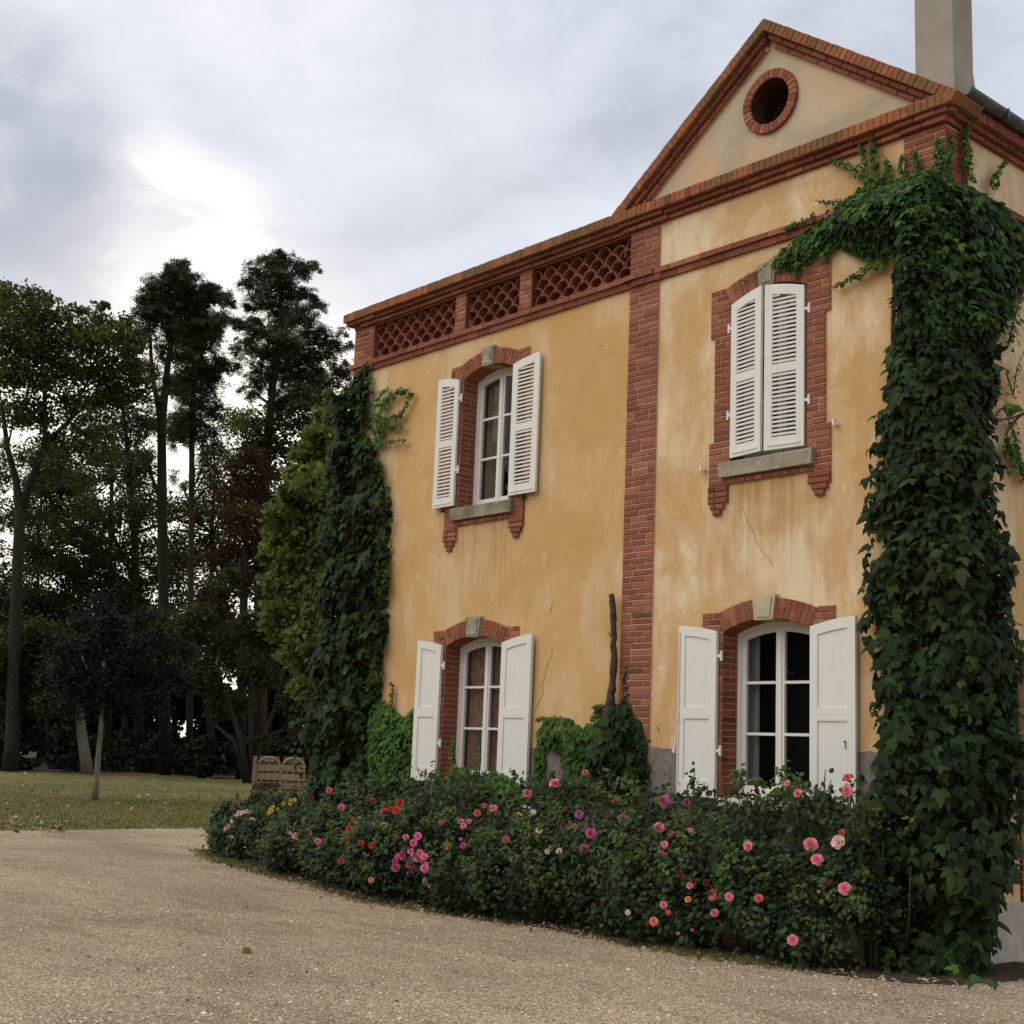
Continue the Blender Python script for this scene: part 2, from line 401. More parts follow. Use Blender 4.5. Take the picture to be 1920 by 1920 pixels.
def mat_gravel():
    m, t = newmat('gravel')
    P = wpos(t)
    v = t.n('ShaderNodeTexVoronoi', feature='F1', inp={'Scale': 62.0, 'Randomness': 1.0})
    t.t.links.new(P, v.inputs['Vector'])
    v2 = t.n('ShaderNodeTexVoronoi', feature='F1', inp={'Scale': 120.0, 'Randomness': 1.0})
    t.t.links.new(P, v2.inputs['Vector'])
    sep = t.n('ShaderNodeSeparateColor', inp={0: v.outputs['Color']}).outputs[0]
    col = t.ramp(sep, [(0.0, (0.33, 0.232, 0.15)), (0.3, (0.535, 0.405, 0.268)), (0.6, (0.635, 0.495, 0.34)), (0.85, (0.735, 0.60, 0.425)), (1.0, (0.84, 0.74, 0.57))])
    big = t.noise(t.mapping(P, (0.5, 1.0, 1)), 0.55, 6, 0.62, 0.4)
    col = t.mix(1.0, col, t.ramp(big, [(0.36, (0.74, 0.69, 0.66)), (0.5, (0.98, 0.94, 0.90)), (0.62, (1.12, 1.08, 1.0))]), 'MULTIPLY')
    mid = t.n('ShaderNodeMapRange', inp={0: t.noise(P, 3.2, 6, 0.7), 1: 0.57, 2: 0.72, 3: 0.0, 4: 0.55}).outputs[0]
    col = t.mix(mid, col, (0.20, 0.145, 0.095))
    trk = t.n('ShaderNodeMapRange', inp={0: t.noise(t.mapping(P, (0.9, 2.6, 1), (4, 1, 0)), 0.9, 7, 0.7, 0.5), 1: 0.55, 2: 0.68, 3: 0.0, 4: 0.5}).outputs[0]
    col = t.mix(trk, col, (0.23, 0.165, 0.11))
    crev = t.n('ShaderNodeMapRange', inp={0: v.outputs['Distance'], 1: 0.35, 2: 0.75, 3: 0.0, 4: 0.62}).outputs[0]
    col = t.mix(crev, col, (0.085, 0.06, 0.04))
    h = t.math('ADD', t.math('MULTIPLY', v.outputs['Distance'], -1.0), t.math('MULTIPLY', v2.outputs['Distance'], -0.4))
    h = t.math('ADD', h, t.math('MULTIPLY', t.noise(P, 7, 4, 0.6), 1.2))
    finish(m, t, col, 0.92, h, 0.9, 0.022, spec=0.15)
    return m


def mat_lawn():
    m, t = newmat('lawn')
    P = wpos(t)
    a = t.noise(P, 0.22, 6, 0.6, 0.3)
    b = t.noise(P, 2.4, 6, 0.7)
    c = t.noise(P, 22, 4, 0.7)
    f = t.math('ADD', t.math('MULTIPLY', a, 0.55), t.math('MULTIPLY', b, 0.45))
    col = t.ramp(f, [(0.36, (0.095, 0.105, 0.030)), (0.47, (0.150, 0.138, 0.045)), (0.56, (0.205, 0.165, 0.065)), (0.66, (0.235, 0.175, 0.085))])
    col = t.mix(1.0, col, t.ramp(c, [(0.3, grey(0.6)), (0.7, grey(1.35))]), 'MULTIPLY')
    finish(m, t, col, 0.95, t.math('ADD', c, b), 0.8, 0.05, spec=0.1)
    return m


M['pebble'] = mat_simple('pebble', (0.20, 0.15, 0.11), (0.80, 0.70, 0.57), 20, 0.9, 0.1, 0.15, rand=True)
M['gravel'] = mat_gravel()
M['lawn'] = mat_lawn()


# ------------------------------------------------------------------ mesh helpers
def mesh_np(name, V, Fc, mat=None, smooth=False):
    V = np.asarray(V, dtype=np.float32)
    Fc = np.asarray(Fc, dtype=np.int32)
    n, k = Fc.shape
    me = bpy.data.meshes.new(name)
    me.vertices.add(len(V))
    me.vertices.foreach_set('co', V.ravel())
    me.loops.add(n * k)
    me.loops.foreach_set('vertex_index', Fc.ravel())
    me.polygons.add(n)
    me.polygons.foreach_set('loop_start', np.arange(0, n * k, k, dtype=np.int32))
    if smooth:
        me.polygons.foreach_set('use_smooth', np.ones(n, dtype=bool))
    me.update(calc_edges=True)
    if mat:
        me.materials.append(mat)
    return me


class MB:
    def __init__(s):
        s.v, s.f = [], []

    def add(s, vs, fs):
        o = len(s.v)
        s.v += [tuple(x) for x in vs]
        s.f += [tuple(i + o for i in f) for f in fs]
        return s

    def box(s, x0, x1, y0, y1, z0, z1):
        return s.add([(x0, y0, z0), (x1, y0, z0), (x1, y1, z0), (x0, y1, z0), (x0, y0, z1), (x1, y0, z1), (x1, y1, z1), (x0, y1, z1)],
                     [(0, 3, 2, 1), (4, 5, 6, 7), (0, 1, 5, 4), (1, 2, 6, 5), (2, 3, 7, 6), (3, 0, 4, 7)])

    def rbox(s, c, hx, hy, hz, ry=0.0):
        """box about centre c turned about the y axis"""
        ca, sa = math.cos(ry), math.sin(ry)
        vs = []
        for z in (-hz, hz):
            for x, y in ((-hx, -hy), (hx, -hy), (hx, hy), (-hx, hy)):
                vs.append((c[0] + x * ca + z * sa, c[1] + y, c[2] - x * sa + z * ca))
        return s.add(vs, [(0, 3, 2, 1), (4, 5, 6, 7), (0, 1, 5, 4), (1, 2, 6, 5), (2, 3, 7, 6), (3, 0, 4, 7)])

    def tube(s, pts, radii, n=8, cap=True):
        pts = [np.asarray(p, float) for p in pts]
        rings = []
        for i, p in enumerate(pts):
            a = pts[max(i - 1, 0)]
            b = pts[min(i + 1, len(pts) - 1)]
            d = b - a
            d = d / (np.linalg.norm(d) + 1e-9)
            ref = np.array([0, 0, 1.0]) if abs(d[2]) < 0.9 else np.array([1.0, 0, 0])
            u = np.cross(d, ref)
            u /= np.linalg.norm(u)
            w = np.cross(d, u)
            r = radii[i] if hasattr(radii, '__len__') else radii
            rings.append([p + r * (math.cos(2 * math.pi * k / n) * u + math.sin(2 * math.pi * k / n) * w) for k in range(n)])
        vs = [v for r_ in rings for v in r_]
        fs = []
        for i in range(len(pts) - 1):
            for k in range(n):
                a = i * n + k
                b = i * n + (k + 1) % n
                fs.append((a, a + n, b + n, b))
        if cap:
            fs.append(tuple(range(n)))
            fs.append(tuple(reversed(range((len(pts) - 1) * n, len(pts) * n))))
        return s.add(vs, fs)

    def plate(s, outer, holes, y0, y1):
        """outline in (x, z), with holes, from the face y0 (towards -y) back to y1"""
        loops = [outer] + list(holes)
        tris = tessellate_polygon([[Vector((x, z, 0)) for x, z in l] for l in loops])
        flat = [p for l in loops for p in l]
        o = len(s.v)
        N = len(flat)
        s.v += [(x, y0, z) for x, z in flat] + [(x, y1, z) for x, z in flat]
        for a, b, c in tris:
            (ax, az), (bx, bz), (cx, cz) = flat[a], flat[b], flat[c]
            if (bx - ax) * (cz - az) - (bz - az) * (cx - ax) < 0:
                b, c = c, b
            s.f.append((o + a, o + b, o + c))
            s.f.append((o + N + a, o + N + c, o + N + b))
        i0 = 0
        for l in loops:
            n = len(l)
            area = sum(l[i][0] * l[(i + 1) % n][1] - l[(i + 1) % n][0] * l[i][1] for i in range(n))
            isout = l is outer
            for i in range(n):
                a, b = o + i0 + i, o + i0 + (i + 1) % n
                q = (a, a + N, b + N, b) if (area > 0) == isout else (b, b + N, a + N, a)
                s.f.append(q)
            i0 += n
        return s

    def mesh(s, name, mat=None, smooth=False):
        me = bpy.data.meshes.new(name)
        me.from_pydata(s.v, [], s.f)
        if smooth:
            me.polygons.foreach_set('use_smooth', np.ones(len(me.polygons), dtype=bool))
        me.update()
        if mat:
            me.materials.append(mat)
        return me

    def build(s, name, mat, parent=None, smooth=False, **kw):
        return link(name, s.mesh(name, mat, smooth), parent, kind='stuff' if name == 'mortar' else None, **kw)


WL = {}


def tag(o, label=None, category=None, group=None, kind=None):
    for k, v in (('label', label), ('category', category), ('group', group), ('kind', kind)):
        if v:
            o[k] = v
    return o


def link(name, data, parent=None, loc=None, mw=None, kind=None):
    o = bpy.data.objects.new(name, data)
    COL.objects.link(o)
    if parent is not None:
        o.parent = parent
        if parent.name in WL:
            o.matrix_parent_inverse = Matrix.Translation(-WL[parent.name])
    if loc is not None:
        o.location = loc
    if mw is not None:
        o.matrix_basis = mw
    if kind:
        o['kind'] = kind
    return o


def thing(name, label, category, loc, group=None):
    o = bpy.data.objects.new(name, None)
    COL.objects.link(o)
    o.empty_display_size = 0.2
    o.location = loc
    WL[o.name] = Vector(loc)
    return tag(o, label, category, group)


def part(name, parent):
    """an Empty part at the origin whose children carry the geometry"""
    return link(name, None, parent)


# ------------------------------------------------------------------ the setting
D = 10.70                      # facade plane y
XL, XR = -15.89, -6.41         # facade ends
YB = 19.5                      # back of the house


def sheet(name, loop, z, mat, kind='structure'):
    me = bpy.data.meshes.new(name)
    tris = tessellate_polygon([[Vector((x, y, 0)) for x, y in loop]])
    fs = []
    for a, b, c in tris:
        (ax, ay), (bx, by), (cx, cy) = loop[a], loop[b], loop[c]
        if (bx - ax) * (cy - ay) - (by - ay) * (cx - ax) < 0:
            b, c = c, b
        fs.append((a, b, c))
    me.from_pydata([(x, y, z) for x, y in loop], [], fs)
    me.materials.append(mat)
    o = link(name, me)
    o['kind'] = kind
    return o


sheet('ground', [(-900, -900), (900, -900), (900, 900), (-900, 900)], -0.004, M['lawn'])
edge = []
for i in range(90):
    y = -60 + i * 1.5
    x = -23.4 - 0.035 * (y - 9) + 0.35 * math.sin(y * 0.7) + rnd.uniform(-0.25, 0.25)
    if 6 < y < 14:
        x = -23.55 - 0.09 * (y - 9) + 0.18 * math.sin(y * 2.1) + rnd.uniform(-0.12, 0.12)
    edge.append((x, y))
sheet('gravel_drive', [(40, -60)] + [(40, 73.5)] + edge[::-1], 0.0, M['gravel'])
far = [onground(-300, 1438), onground(0, 1445), onground(235, 1450), onground(470, 1456), onground(700, 1462)]
g2 = []
for a, b in zip(far[:-1], far[1:]):
    for k in range(8):
        p = a + (b - a) * k / 8
        g2.append((p[0] + rnd.uniform(-1.2, 1.2), p[1] + rnd.uniform(-1.2, 1.2)))
sheet('woodland_floor', g2 + [(-40, 160), (-300, 200), (-300, -60)], 0.004, M['soil'])

# flower bed soil
BEDF = [(-19.2, 10.6), (-18.3, 10.3), (-16.8, 9.85), (-14.6, 9.4), (-12.3, 8.9), (-11.3, 8.95), (-9.9, 9.12), (-8.55, 9.15), (-7.5, 9.3), (-6.5, 9.45), (-5.95, 9.8), (-5.8, 10.6)]
bf = []
for (x0, y0), (x1, y1) in zip(BEDF[:-1], BEDF[1:]):
    for k in range(6):
        f = k / 6
        bf.append((x0 + (x1 - x0) * f, y0 + (y1 - y0) * f + rnd.uniform(-0.07, 0.07)))
sheet('flower_bed', bf + [(-5.8, 10.6), (-5.9, 11.6), (-6.41, 11.6), (-6.41, 10.72), (-19.2, 10.72)], 0.006, M['soil'])


def bed_front(x):
    return float(np.interp(x, [p[0] for p in BEDF], [p[1] for p in BEDF]))


# ------------------------------------------------------------------ house
CX = -8.42
house = thing('house', 'two storey ochre stucco house with red brick trim and white shutters', 'house', ((XL + XR) / 2, (D + YB) / 2, 0))


def topfun(cx, hw, zs, rise):
    Rr = (hw * hw + rise * rise) / (2 * rise)
    zc = zs + rise - Rr
    return lambda x: zc + math.sqrt(max(Rr * Rr - (x - cx) ** 2, 0.0)), Rr, zc


def shape(x0, x1, zb, top, n=12):
    pts = [(x0, zb), (x1, zb)]
    for i in range(n + 1):
        x = x1 + (x0 - x1) * i / n
        pts.append((x, top(x)))
    return pts


WIN = dict(
    UL=dict(cx=-12.85, hw=0.48, zb=4.66, zs=6.36, rise=0.11),
    UR=dict(cx=-8.43, hw=0.48, zb=4.66, zs=6.36, rise=0.11),
    LL=dict(cx=-12.90, hw=0.535, zb=1.28, zs=2.92, rise=0.115),
    LR=dict(cx=-8.43, hw=0.535, zb=1.28, zs=2.92, rise=0.115))
for w in WIN.values():
    w['top'], w['R'], w['zc'] = topfun(w['cx'], w['hw'], w['zs'], w['rise'])

XM0, XM1 = -10.41, -9.955      # middle pilaster
PILS = [(XL, -15.455), (XM0, XM1), (-6.83, XR)]
LAT = [(-15.455, -13.61), (-13.40, -12.335), (-12.115, XM0)]
LZ0, LZ1 = 7.045, 7.555

# walls ------------------------------------------------------------
for nm, x0, x1, ws, mt in (('wall', XL, XM0 + 0.2, ('UL', 'LL'), 'stucco'), ('wall', XM0 + 0.2, XR, ('UR', 'LR'), 'stucco_pale')):
    holes = [shape(WIN[w]['cx'] - WIN[w]['hw'], WIN[w]['cx'] + WIN[w]['hw'], WIN[w]['zb'], WIN[w]['top']) for w in ws]
    if mt == 'stucco':
        holes += [[(a, LZ0), (b, LZ0), (b, LZ1), (a, LZ1)] for a, b in LAT]
    m = MB()
    m.plate([(x0, 0), (x1, 0), (x1, 7.6), (x0, 7.6)], holes, D, D + 0.35)
    o = m.build(nm, M[mt], house)
    o['label'] = 'ochre plastered front wall under the tile lattice' if mt == 'stucco' else 'faded patchy ochre front wall under the pediment'
m = MB()
m.box(XR - 0.35, XR, D + 0.352, YB, 0, 7.6)
m.build('wall', M['stucco_pale'], house)['label'] = 'faded ochre side wall round the corner'
m = MB()
m.box(XL, XL + 0.35, D + 0.352, YB, 0, 7.6)
m.box(XL + 0.352, XR - 0.352, YB - 0.35, YB, 0, 7.6)
m.build('wall', M['stucco'], house)
m = MB()
m.box(XL + 0.36, XR - 0.36, D + 0.36, YB - 0.36, 4.0, 4.2)
m.box(XL + 0.36, XR - 0.36, D + 0.36, YB - 0.36, 6.72, 6.9)
m.box(XL + 0.36, XR - 0.36, D + 1.5, D + 1.6, 0.01, 3.99)
m.box(XL + 0.36, XR - 0.36, D + 1.5, D + 1.6, 4.21, 6.71)
m.box(-10.3, -10.2, D + 0.36, D + 1.49, 0.01, 3.99)
m.box(-10.3, -10.2, D + 0.36, D + 1.49, 4.21, 6.71)
m.build('interior_partition', M['dark'], house)

# plinth -----------------------------------------------------------
def plinth_seg(x0, x1, top, mt, side=False):
    n = max(int(abs(x1 - x0) / 0.06), 2)
    pts = [(x0, 0), (x1, 0)]
    for i in range(n + 1):
        x = x1 + (x0 - x1) * i / n
        pts.append((x, top + rnd.uniform(-0.012, 0.012) + 0.01 * math.sin(x * 5)))
    return MB().plate(pts, [], D - 0.012, D + 0.05)


for a, b, tp in ((-15.455, -13.62, 1.70), (-12.19, XM0, 1.70), (XM1, -9.12, 1.735), (-7.74, -6.83, 1.755), (-13.62, -12.19, 1.15), (-9.12, -7.74, 1.15)):
    plinth_seg(a, b, tp, 'plinth').build('plinth', M['plinth'], house)
m = MB()
m.box(XR - 0.02, XR + 0.012, D + 0.37, YB, 0, 0.50)
m.build('plinth', M['plinth_pale'], house)['label'] = 'pale cement base of the side wall'

# bricks -----------------------------------------------------------
_bc = {}


def brick_mesh(w, h, d, mat):
    key = (round(w, 3), round(h, 3), round(d, 3), mat)
    if key not in _bc:
        c = min(0.006, h * 0.12)
        a, b, e = w / 2, h / 2, d
        vs = [(-a, e, -b), (a, e, -b), (a, e, b), (-a, e, b), (-a, c, -b), (a, c, -b), (a, c, b), (-a, c, b),
              (-a + c, 0, -b + c), (a - c, 0, -b + c), (a - c, 0, b - c), (-a + c, 0, b - c)]
        fs = [(8, 9, 10, 11), (4, 5, 9, 8), (5, 6, 10, 9), (6, 7, 11, 10), (7, 4, 8, 11), (4, 7, 3, 0), (5, 1, 2, 6), (7, 6, 2, 3), (4, 0, 1, 5)]
        me = bpy.data.meshes.new('brick')
        me.from_pydata(vs, [], fs)
        me.update()
        me.materials.append(M[mat])
        _bc[key] = me
    return _bc[key]


def put(name, me, parent, x, y, z, ry=0.0, rz=0.0):
    mw = Matrix.Translation((x, y, z)) @ Matrix.Rotation(rz, 4, 'Z') @ Matrix.Rotation(ry, 4, 'Y')
    return link(name, me, parent, mw=mw)


CH = 0.066
JT = 0.010


def course(w, phase):
    """brick widths that fill a course of width w"""
    if w <= 0.13:
        return [w]
    if w <= 0.30:
        return [w] if phase == 0 else ([w * 0.36, w * 0.64] if phase == 1 else [w * 0.64, w * 0.36])
    out = []
    left = w
    if phase:
        out.append(0.113 if phase == 1 else 0.16)
        left -= out[0]
    while left > 0.30:
        out.append(0.225)
        left -= 0.225
    out.append(left)
    return out


def brick_rows(parent, x0, x1, z0, z1, yf, depth, mat='brick', single=True, joined=None):
    n = max(1, round((z1 - z0) / CH))
    ch = (z1 - z0) / n
    for i in range(n):
        x = x0
        ph = [0, 1, 0, 2, 1, 2][(i + rnd.randrange(2)) % 6]
        for w in course(x1 - x0, ph):
            zc = z0 + (i + 0.5) * ch + rnd.uniform(-0.0015, 0.0015)
            jy = rnd.uniform(-0.003, 0.004)
            if single:
                put('brick', brick_mesh(w - JT, ch - JT, depth, mat), parent, x + w / 2, yf + jy, zc, rnd.uniform(-0.006, 0.006))
            else:
                joined.box(x + JT / 2, x + w - JT / 2, yf + jy, yf + depth, zc - ch / 2 + JT / 2, zc + ch / 2 - JT / 2)
            x += w


def joined_brick(mb, mat, parent, name='brickwork'):
    o = mb.build(name, M[mat], parent)
    o['kind'] = 'stuff'
    return o


# middle pilaster
pil = part('pilaster', house)
pil['label'] = 'tall brick pilaster between the two windows'
MB().box(XM0 + 0.004, XM1 - 0.004, D - 0.018, D - 0.001, 0.0, 7.55).build('mortar', M['mortar'], pil)
brick_rows(pil, XM0, XM1, 1.32, 6.884, D - 0.027, 0.024)
brick_rows(pil, XM0, XM1, 7.022, 7.553, D - 0.027, 0.024)
j = MB()
brick_rows(pil, XM0, XM1, 0.0, 1.32, D - 0.027, 0.024, single=False, joined=j)
joined_brick(j, 'brick', pil)
# left pilaster
pil = part('pilaster', house)
pil['label'] = 'brick corner pilaster behind the ivy at the far end'
MB().box(XL - 0.012, -15.459, D - 0.018, D - 0.001, 0.0, 7.55).build('mortar', M['mortar'], pil)
brick_rows(pil, XL, -15.455, 7.022, 7.553, D - 0.027, 0.024)
j = MB()
brick_rows(pil, XL, -15.455, 0.0, 6.884, D - 0.027, 0.024, single=False, joined=j)
j.box(XL - 0.02, XL - 0.001, D - 0.02, D + 0.45, 0, 7.55)
joined_brick(j, 'brick', pil)
# right corner pilaster, front and side
pil = part('pilaster', house)
pil['label'] = 'brick corner pilaster wrapped in ivy'
MB().box(-6.826, XR + 0.018, D - 0.018, D - 0.001, 0.0, 7.55).box(XR + 0.001, XR + 0.018, D, D + 0.36, 0, 7.55).build('mortar', M['mortar'], pil)
brick_rows(pil, -6.83, XR + 0.027, 6.56, 7.553, D - 0.027, 0.024)
j = MB()
brick_rows(pil, -6.83, XR + 0.027, 0.0, 6.56, D - 0.027, 0.024, single=False, joined=j)
n = int(7.55 / CH)
for i in range(n):
    y = D - 0.003
    for w in ([0.36] if i % 2 else [0.12, 0.24]):
        j.box(XR + 0.003, XR + 0.027 + rnd.uniform(-0.003, 0.003), y + JT / 2, y + w - JT / 2, i * CH + JT / 2, (i + 1) * CH - JT / 2)
        y += w
joined_brick(j, 'brick', pil)

# lattice piers and tiles -----------------------------------------
for x0, x1 in ((-13.61, -13.40), (-12.335, -12.115)):
    pr = part('lattice_pier', house)
    MB().box(x0 + 0.004, x1 - 0.004, D - 0.012, D + 0.3, LZ0, LZ1 - 0.001).build('mortar', M['mortar'], pr)
    brick_rows(pr, x0, x1, LZ0 + 0.004, LZ1 - 0.004, D - 0.02, 0.05)


def tile_mesh():
    n = 12
    a, b, th, dp = 0.116, 0.134, 0.016, 0.34
    vs = []
    for y in (0.0, dp):
        for rr in (0, 1):
            for i in range(n + 1):
                ang = math.pi * (-0.02 + 1.04 * i / n)
                vs.append((math.cos(ang) * (a - rr * th), y, math.sin(ang) * (b - rr * th)))
    k = n + 1
    fs = []
    for i in range(n):
        fs.append((i, i + k, i + 1 + k, i + 1)[::-1])
        fs.append((2 * k + i, 2 * k + i + 1, 3 * k + i + 1, 3 * k + i)[::-1])
        fs.append((i, i + 1, 2 * k + i + 1, 2 * k + i)[::-1])
        fs.append((k + i, 3 * k + i, 3 * k + i + 1, k + i + 1)[::-1])
    fs.append((0, 2 * k, 3 * k, k))
    fs.append((k - 1, 2 * k - 1, 4 * k - 1, 3 * k - 1))
    me = bpy.data.meshes.new('tile')
    me.from_pydata(vs, [], fs)
    me.update()
    me.materials.append(M['tile'])
    return me


tm = tile_mesh()
for pi, (x0, x1) in enumerate(LAT):
    lp = part('lattice_panel', house)
    pit = 0.2355
    nc = int((x1 - x0) / pit) + 1
    xb = (x0 + x1) / 2 - pit * (nc - 1) / 2
    for r in range(5):
        z = LZ0 - 0.075 + 0.109 * r
        for c in range(nc + (1 if r % 2 else 0)):
            x = xb + pit * (c - (0.5 if r % 2 else 0.0))
            if x < x0 - 0.07 or x > x1 + 0.07:
                continue
            broken = pi == 2 and r == 4 and c == nc - 2
            put('tile', tm, lp, x + rnd.uniform(-0.004, 0.004), D + 0.045 + rnd.uniform(-0.008, 0.008), z + rnd.uniform(-0.003, 0.003) - (0.03 if broken else 0), rnd.uniform(-0.03, 0.03) + (0.35 if broken else 0))
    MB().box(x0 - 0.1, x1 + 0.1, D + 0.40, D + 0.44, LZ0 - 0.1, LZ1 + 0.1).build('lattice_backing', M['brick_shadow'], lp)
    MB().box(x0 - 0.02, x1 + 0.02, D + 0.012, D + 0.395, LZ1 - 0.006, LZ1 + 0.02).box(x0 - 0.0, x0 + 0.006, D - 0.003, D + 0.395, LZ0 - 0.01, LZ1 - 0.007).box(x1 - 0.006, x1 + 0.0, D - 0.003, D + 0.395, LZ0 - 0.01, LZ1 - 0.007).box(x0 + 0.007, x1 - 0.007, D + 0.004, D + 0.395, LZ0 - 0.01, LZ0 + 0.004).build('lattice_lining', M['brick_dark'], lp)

# string course ----------------------------------------------------
sc = part('string_course', house)
upper, lower = MB(), MB()


def runs(x0, x1, step):
    x = x0
    while x < x1 - 0.02:
        w = min(step, x1 - x)
        yield x, x + w
        x += w


def ressaut(x):
    return 0.022 if any(a - 0.05 < x < b + 0.05 for a, b in PILS) else 0.0


for a, b in runs(XL - 0.05, XR + 0.05, 0.228):
    e = ressaut((a + b) / 2)
    jy = rnd.uniform(-0.004, 0.004)
    upper.box(a + 0.004, b - 0.004, D - 0.062 - e + jy, D + 0.02, 6.962, 7.022 + rnd.uniform(-0.002, 0.002))
    if (a + b) / 2 > XM0 - 0.2:
        put('brick', brick_mesh(b - a - 0.008, 0.060, 0.08, 'brick'), sc, (a + b) / 2, D - 0.062 - e + jy - 0.001, 6.992)
    lower.box(a + 0.116, b + 0.108, D - 0.036 - e + jy, D + 0.02, 6.886, 6.955)
joined_brick(upper, 'brick', sc)
joined_brick(lower, 'brick_dark', sc)
MB().box(XL - 0.03, XR + 0.03, D - 0.028, D + 0.01, 6.89, 7.015).build('mortar', M['mortar'], sc)

# main cornice -----------------------------------------------------
co = part('cornice', house)
MB().box(XL - 0.03, XR + 0.03, D - 0.03, D + 0.30, 7.556, 7.665).box(XL - 0.10, XR + 0.1, D - 0.125, D + 0.34, 7.675, 7.775).build('mortar', M['brick_dark'], co)
j = MB()
jl = MB()
for a, b in runs(XL - 0.12, XR + 0.135, 0.228):
    e = ressaut((a + b) / 2)
    jy = rnd.uniform(-0.004, 0.004)
    right = (a + b) / 2 > XM0 - 0.1
    if right:
        put('brick', brick_mesh(b - a - 0.008, 0.050, 0.10, 'brick_dark'), co, (a + b) / 2, D - 0.095 - e + jy, 7.643)
        if b < XR + 0.08:
            put('brick', brick_mesh(b - a - 0.008, 0.048, 0.08, 'brick'), co, (a + b) / 2 + 0.05, D - 0.052 - e + jy, 7.584)
    else:
        j.box(a + 0.004, b - 0.004, D - 0.095 - e + jy, D + 0.02, 7.618, 7.668)
        if a > XL - 0.1:
            j.box(a + 0.06, b + 0.052, D - 0.052 - e - jy, D + 0.02, 7.560, 7.608)
j.box(XR - 0.14, XR + 0.058, D - 0.080, D + 0.1, 7.557, 7.611)
j.box(XR - 0.10, XR + 0.100, D - 0.100, D + 0.15, 7.613, 7.6695)
for a, b in runs(XL - 0.16, XR + 0.17, 0.073):
    jy = rnd.uniform(-0.003, 0.003)
    hz = rnd.uniform(-0.003, 0.003)
    if (a + b) / 2 > -10.6:
        put('coping_brick', brick_mesh(b - a - 0.004, 0.118 + round(hz, 3), 0.50, 'brick_lichen'), co, (a + b) / 2, D - 0.155 + jy, 7.731 + hz / 2, rnd.uniform(-0.006, 0.006))
    else:
        jl.box(a + 0.003, b - 0.003, D - 0.155 + jy, D + 0.345, 7.672, 7.788 + hz)
joined_brick(j, 'brick_dark', co)
joined_brick(jl, 'brick_lichen', co, 'coping')
# returns along the side wall
j = MB()
jc = MB()
for a, b in runs(D - 0.12, YB, 0.228):
    j.box(XR - 0.02, XR + 0.095, a + 0.004, b - 0.004, 7.618, 7.668)
    j.box(XR - 0.02, XR + 0.052, a + 0.06, b + 0.052, 7.560, 7.608)
    j.box(XR - 0.02, XR + 0.036, a + 0.1, b + 0.092, 6.886, 6.955)
    j.box(XR - 0.02, XR + 0.062, a + 0.004, b - 0.004, 6.962, 7.022)
for a, b in runs(D - 0.155 + 0.51, YB, 0.073):
    jc.box(XR - 0.02, XR + 0.15 + rnd.uniform(-0.006, 0.006), a + 0.003, b - 0.003, 7.672, 7.772)
for a, b in runs(XL + 0.2, XR - 0.2, 0.6):
    pass
joined_brick(j, 'brick_dark', co)
joined_brick(jc, 'brick', co, 'coping')
MB().box(XL - 0.10, XL + 0.2, D + 0.35, YB, 7.60, 7.78).build('coping', M['brick_lichen'], co)

# pediment ---------------------------------------------------------
pd = part('pediment', house)
SL = 0.725
SA = math.atan(SL)
ZA = 9.105                      # apex of the plastered field
OZ, OX = 8.483, -8.425
hole = [(OX + 0.25 * math.cos(2 * math.pi * i / 28), OZ + 0.25 * math.sin(2 * math.pi * i / 28)) for i in range(28)]
xa = (ZA + 0.12 - 7.60) / SL
MB().plate([(CX - 1.96, 7.60), (CX + 1.96, 7.60), (CX + 1.96, ZA + 0.12 - 1.96 * SL), (CX, ZA + 0.12), (CX - 1.96, ZA + 0.12 - 1.96 * SL)], [hole], D - 0.001, D + 0.33).build('tympanum', M['stucco_grey'], pd)
m = MB()
for i in range(28):
    a0, a1 = 2 * math.pi * i / 28, 2 * math.pi * (i + 1) / 28
    c0, s0, c1, s1 = math.cos(a0), math.sin(a0), math.cos(a1), math.sin(a1)
    m.add([(OX + 0.249 * c0, D - 0.02, OZ + 0.249 * s0), (OX + 0.249 * c1, D - 0.02, OZ + 0.249 * s1), (OX + 0.249 * c1, D + 0.33, OZ + 0.249 * s1), (OX + 0.249 * c0, D + 0.33, OZ + 0.249 * s0)], [(0, 1, 2, 3)])
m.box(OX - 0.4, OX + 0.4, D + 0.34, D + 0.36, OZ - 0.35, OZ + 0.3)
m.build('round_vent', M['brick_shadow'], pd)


def wedge(r0, r1, half, d, mat, gap=0.004):
    """arch brick centred on +z, local origin at the arc centre"""
    c = 0.005
    g = gap
    vs = []
    for y, ins in ((d, 0.0), (c, 0.0), (0.0, c)):
        for rr, sg in ((r0 + ins, -1), (r0 + ins, 1), (r1 - ins, 1), (r1 - ins, -1)):
            x = (rr * math.sin(half) - g - ins) * sg
            vs.append((x, y, rr * math.cos(half)))
    fs = [(8, 9, 10, 11)]
    for o in (0, 4):
        for k in range(4):
            a, b = o + k, o + (k + 1) % 4
            fs.append((a, b, b + 4, a + 4))
    me = bpy.data.meshes.new('voussoir')
    me.from_pydata(vs, [], fs)
    me.update()
    me.materials.append(M[mat])
    return me


rs = part('oculus_ring', house)
wm = wedge(0.252, 0.352, math.pi / 30, 0.06, 'brick')
for i in range(30):
    put('voussoir', wm, rs, OX, D - 0.045 + rnd.uniform(-0.004, 0.004), OZ, 2 * math.pi * (i + 0.5) / 30)
m = MB()
for i in range(40):
    a0, a1 = 2 * math.pi * i / 40, 2 * math.pi * (i + 1) / 40
    p = lambda r_, a: (OX + r_ * math.cos(a), D - 0.033, OZ + r_ * math.sin(a))
    m.add([p(0.256, a0), p(0.256, a1), p(0.349, a1), p(0.349, a0)], [(0, 3, 2, 1)])
m.build('mortar', M['mortar'], rs)

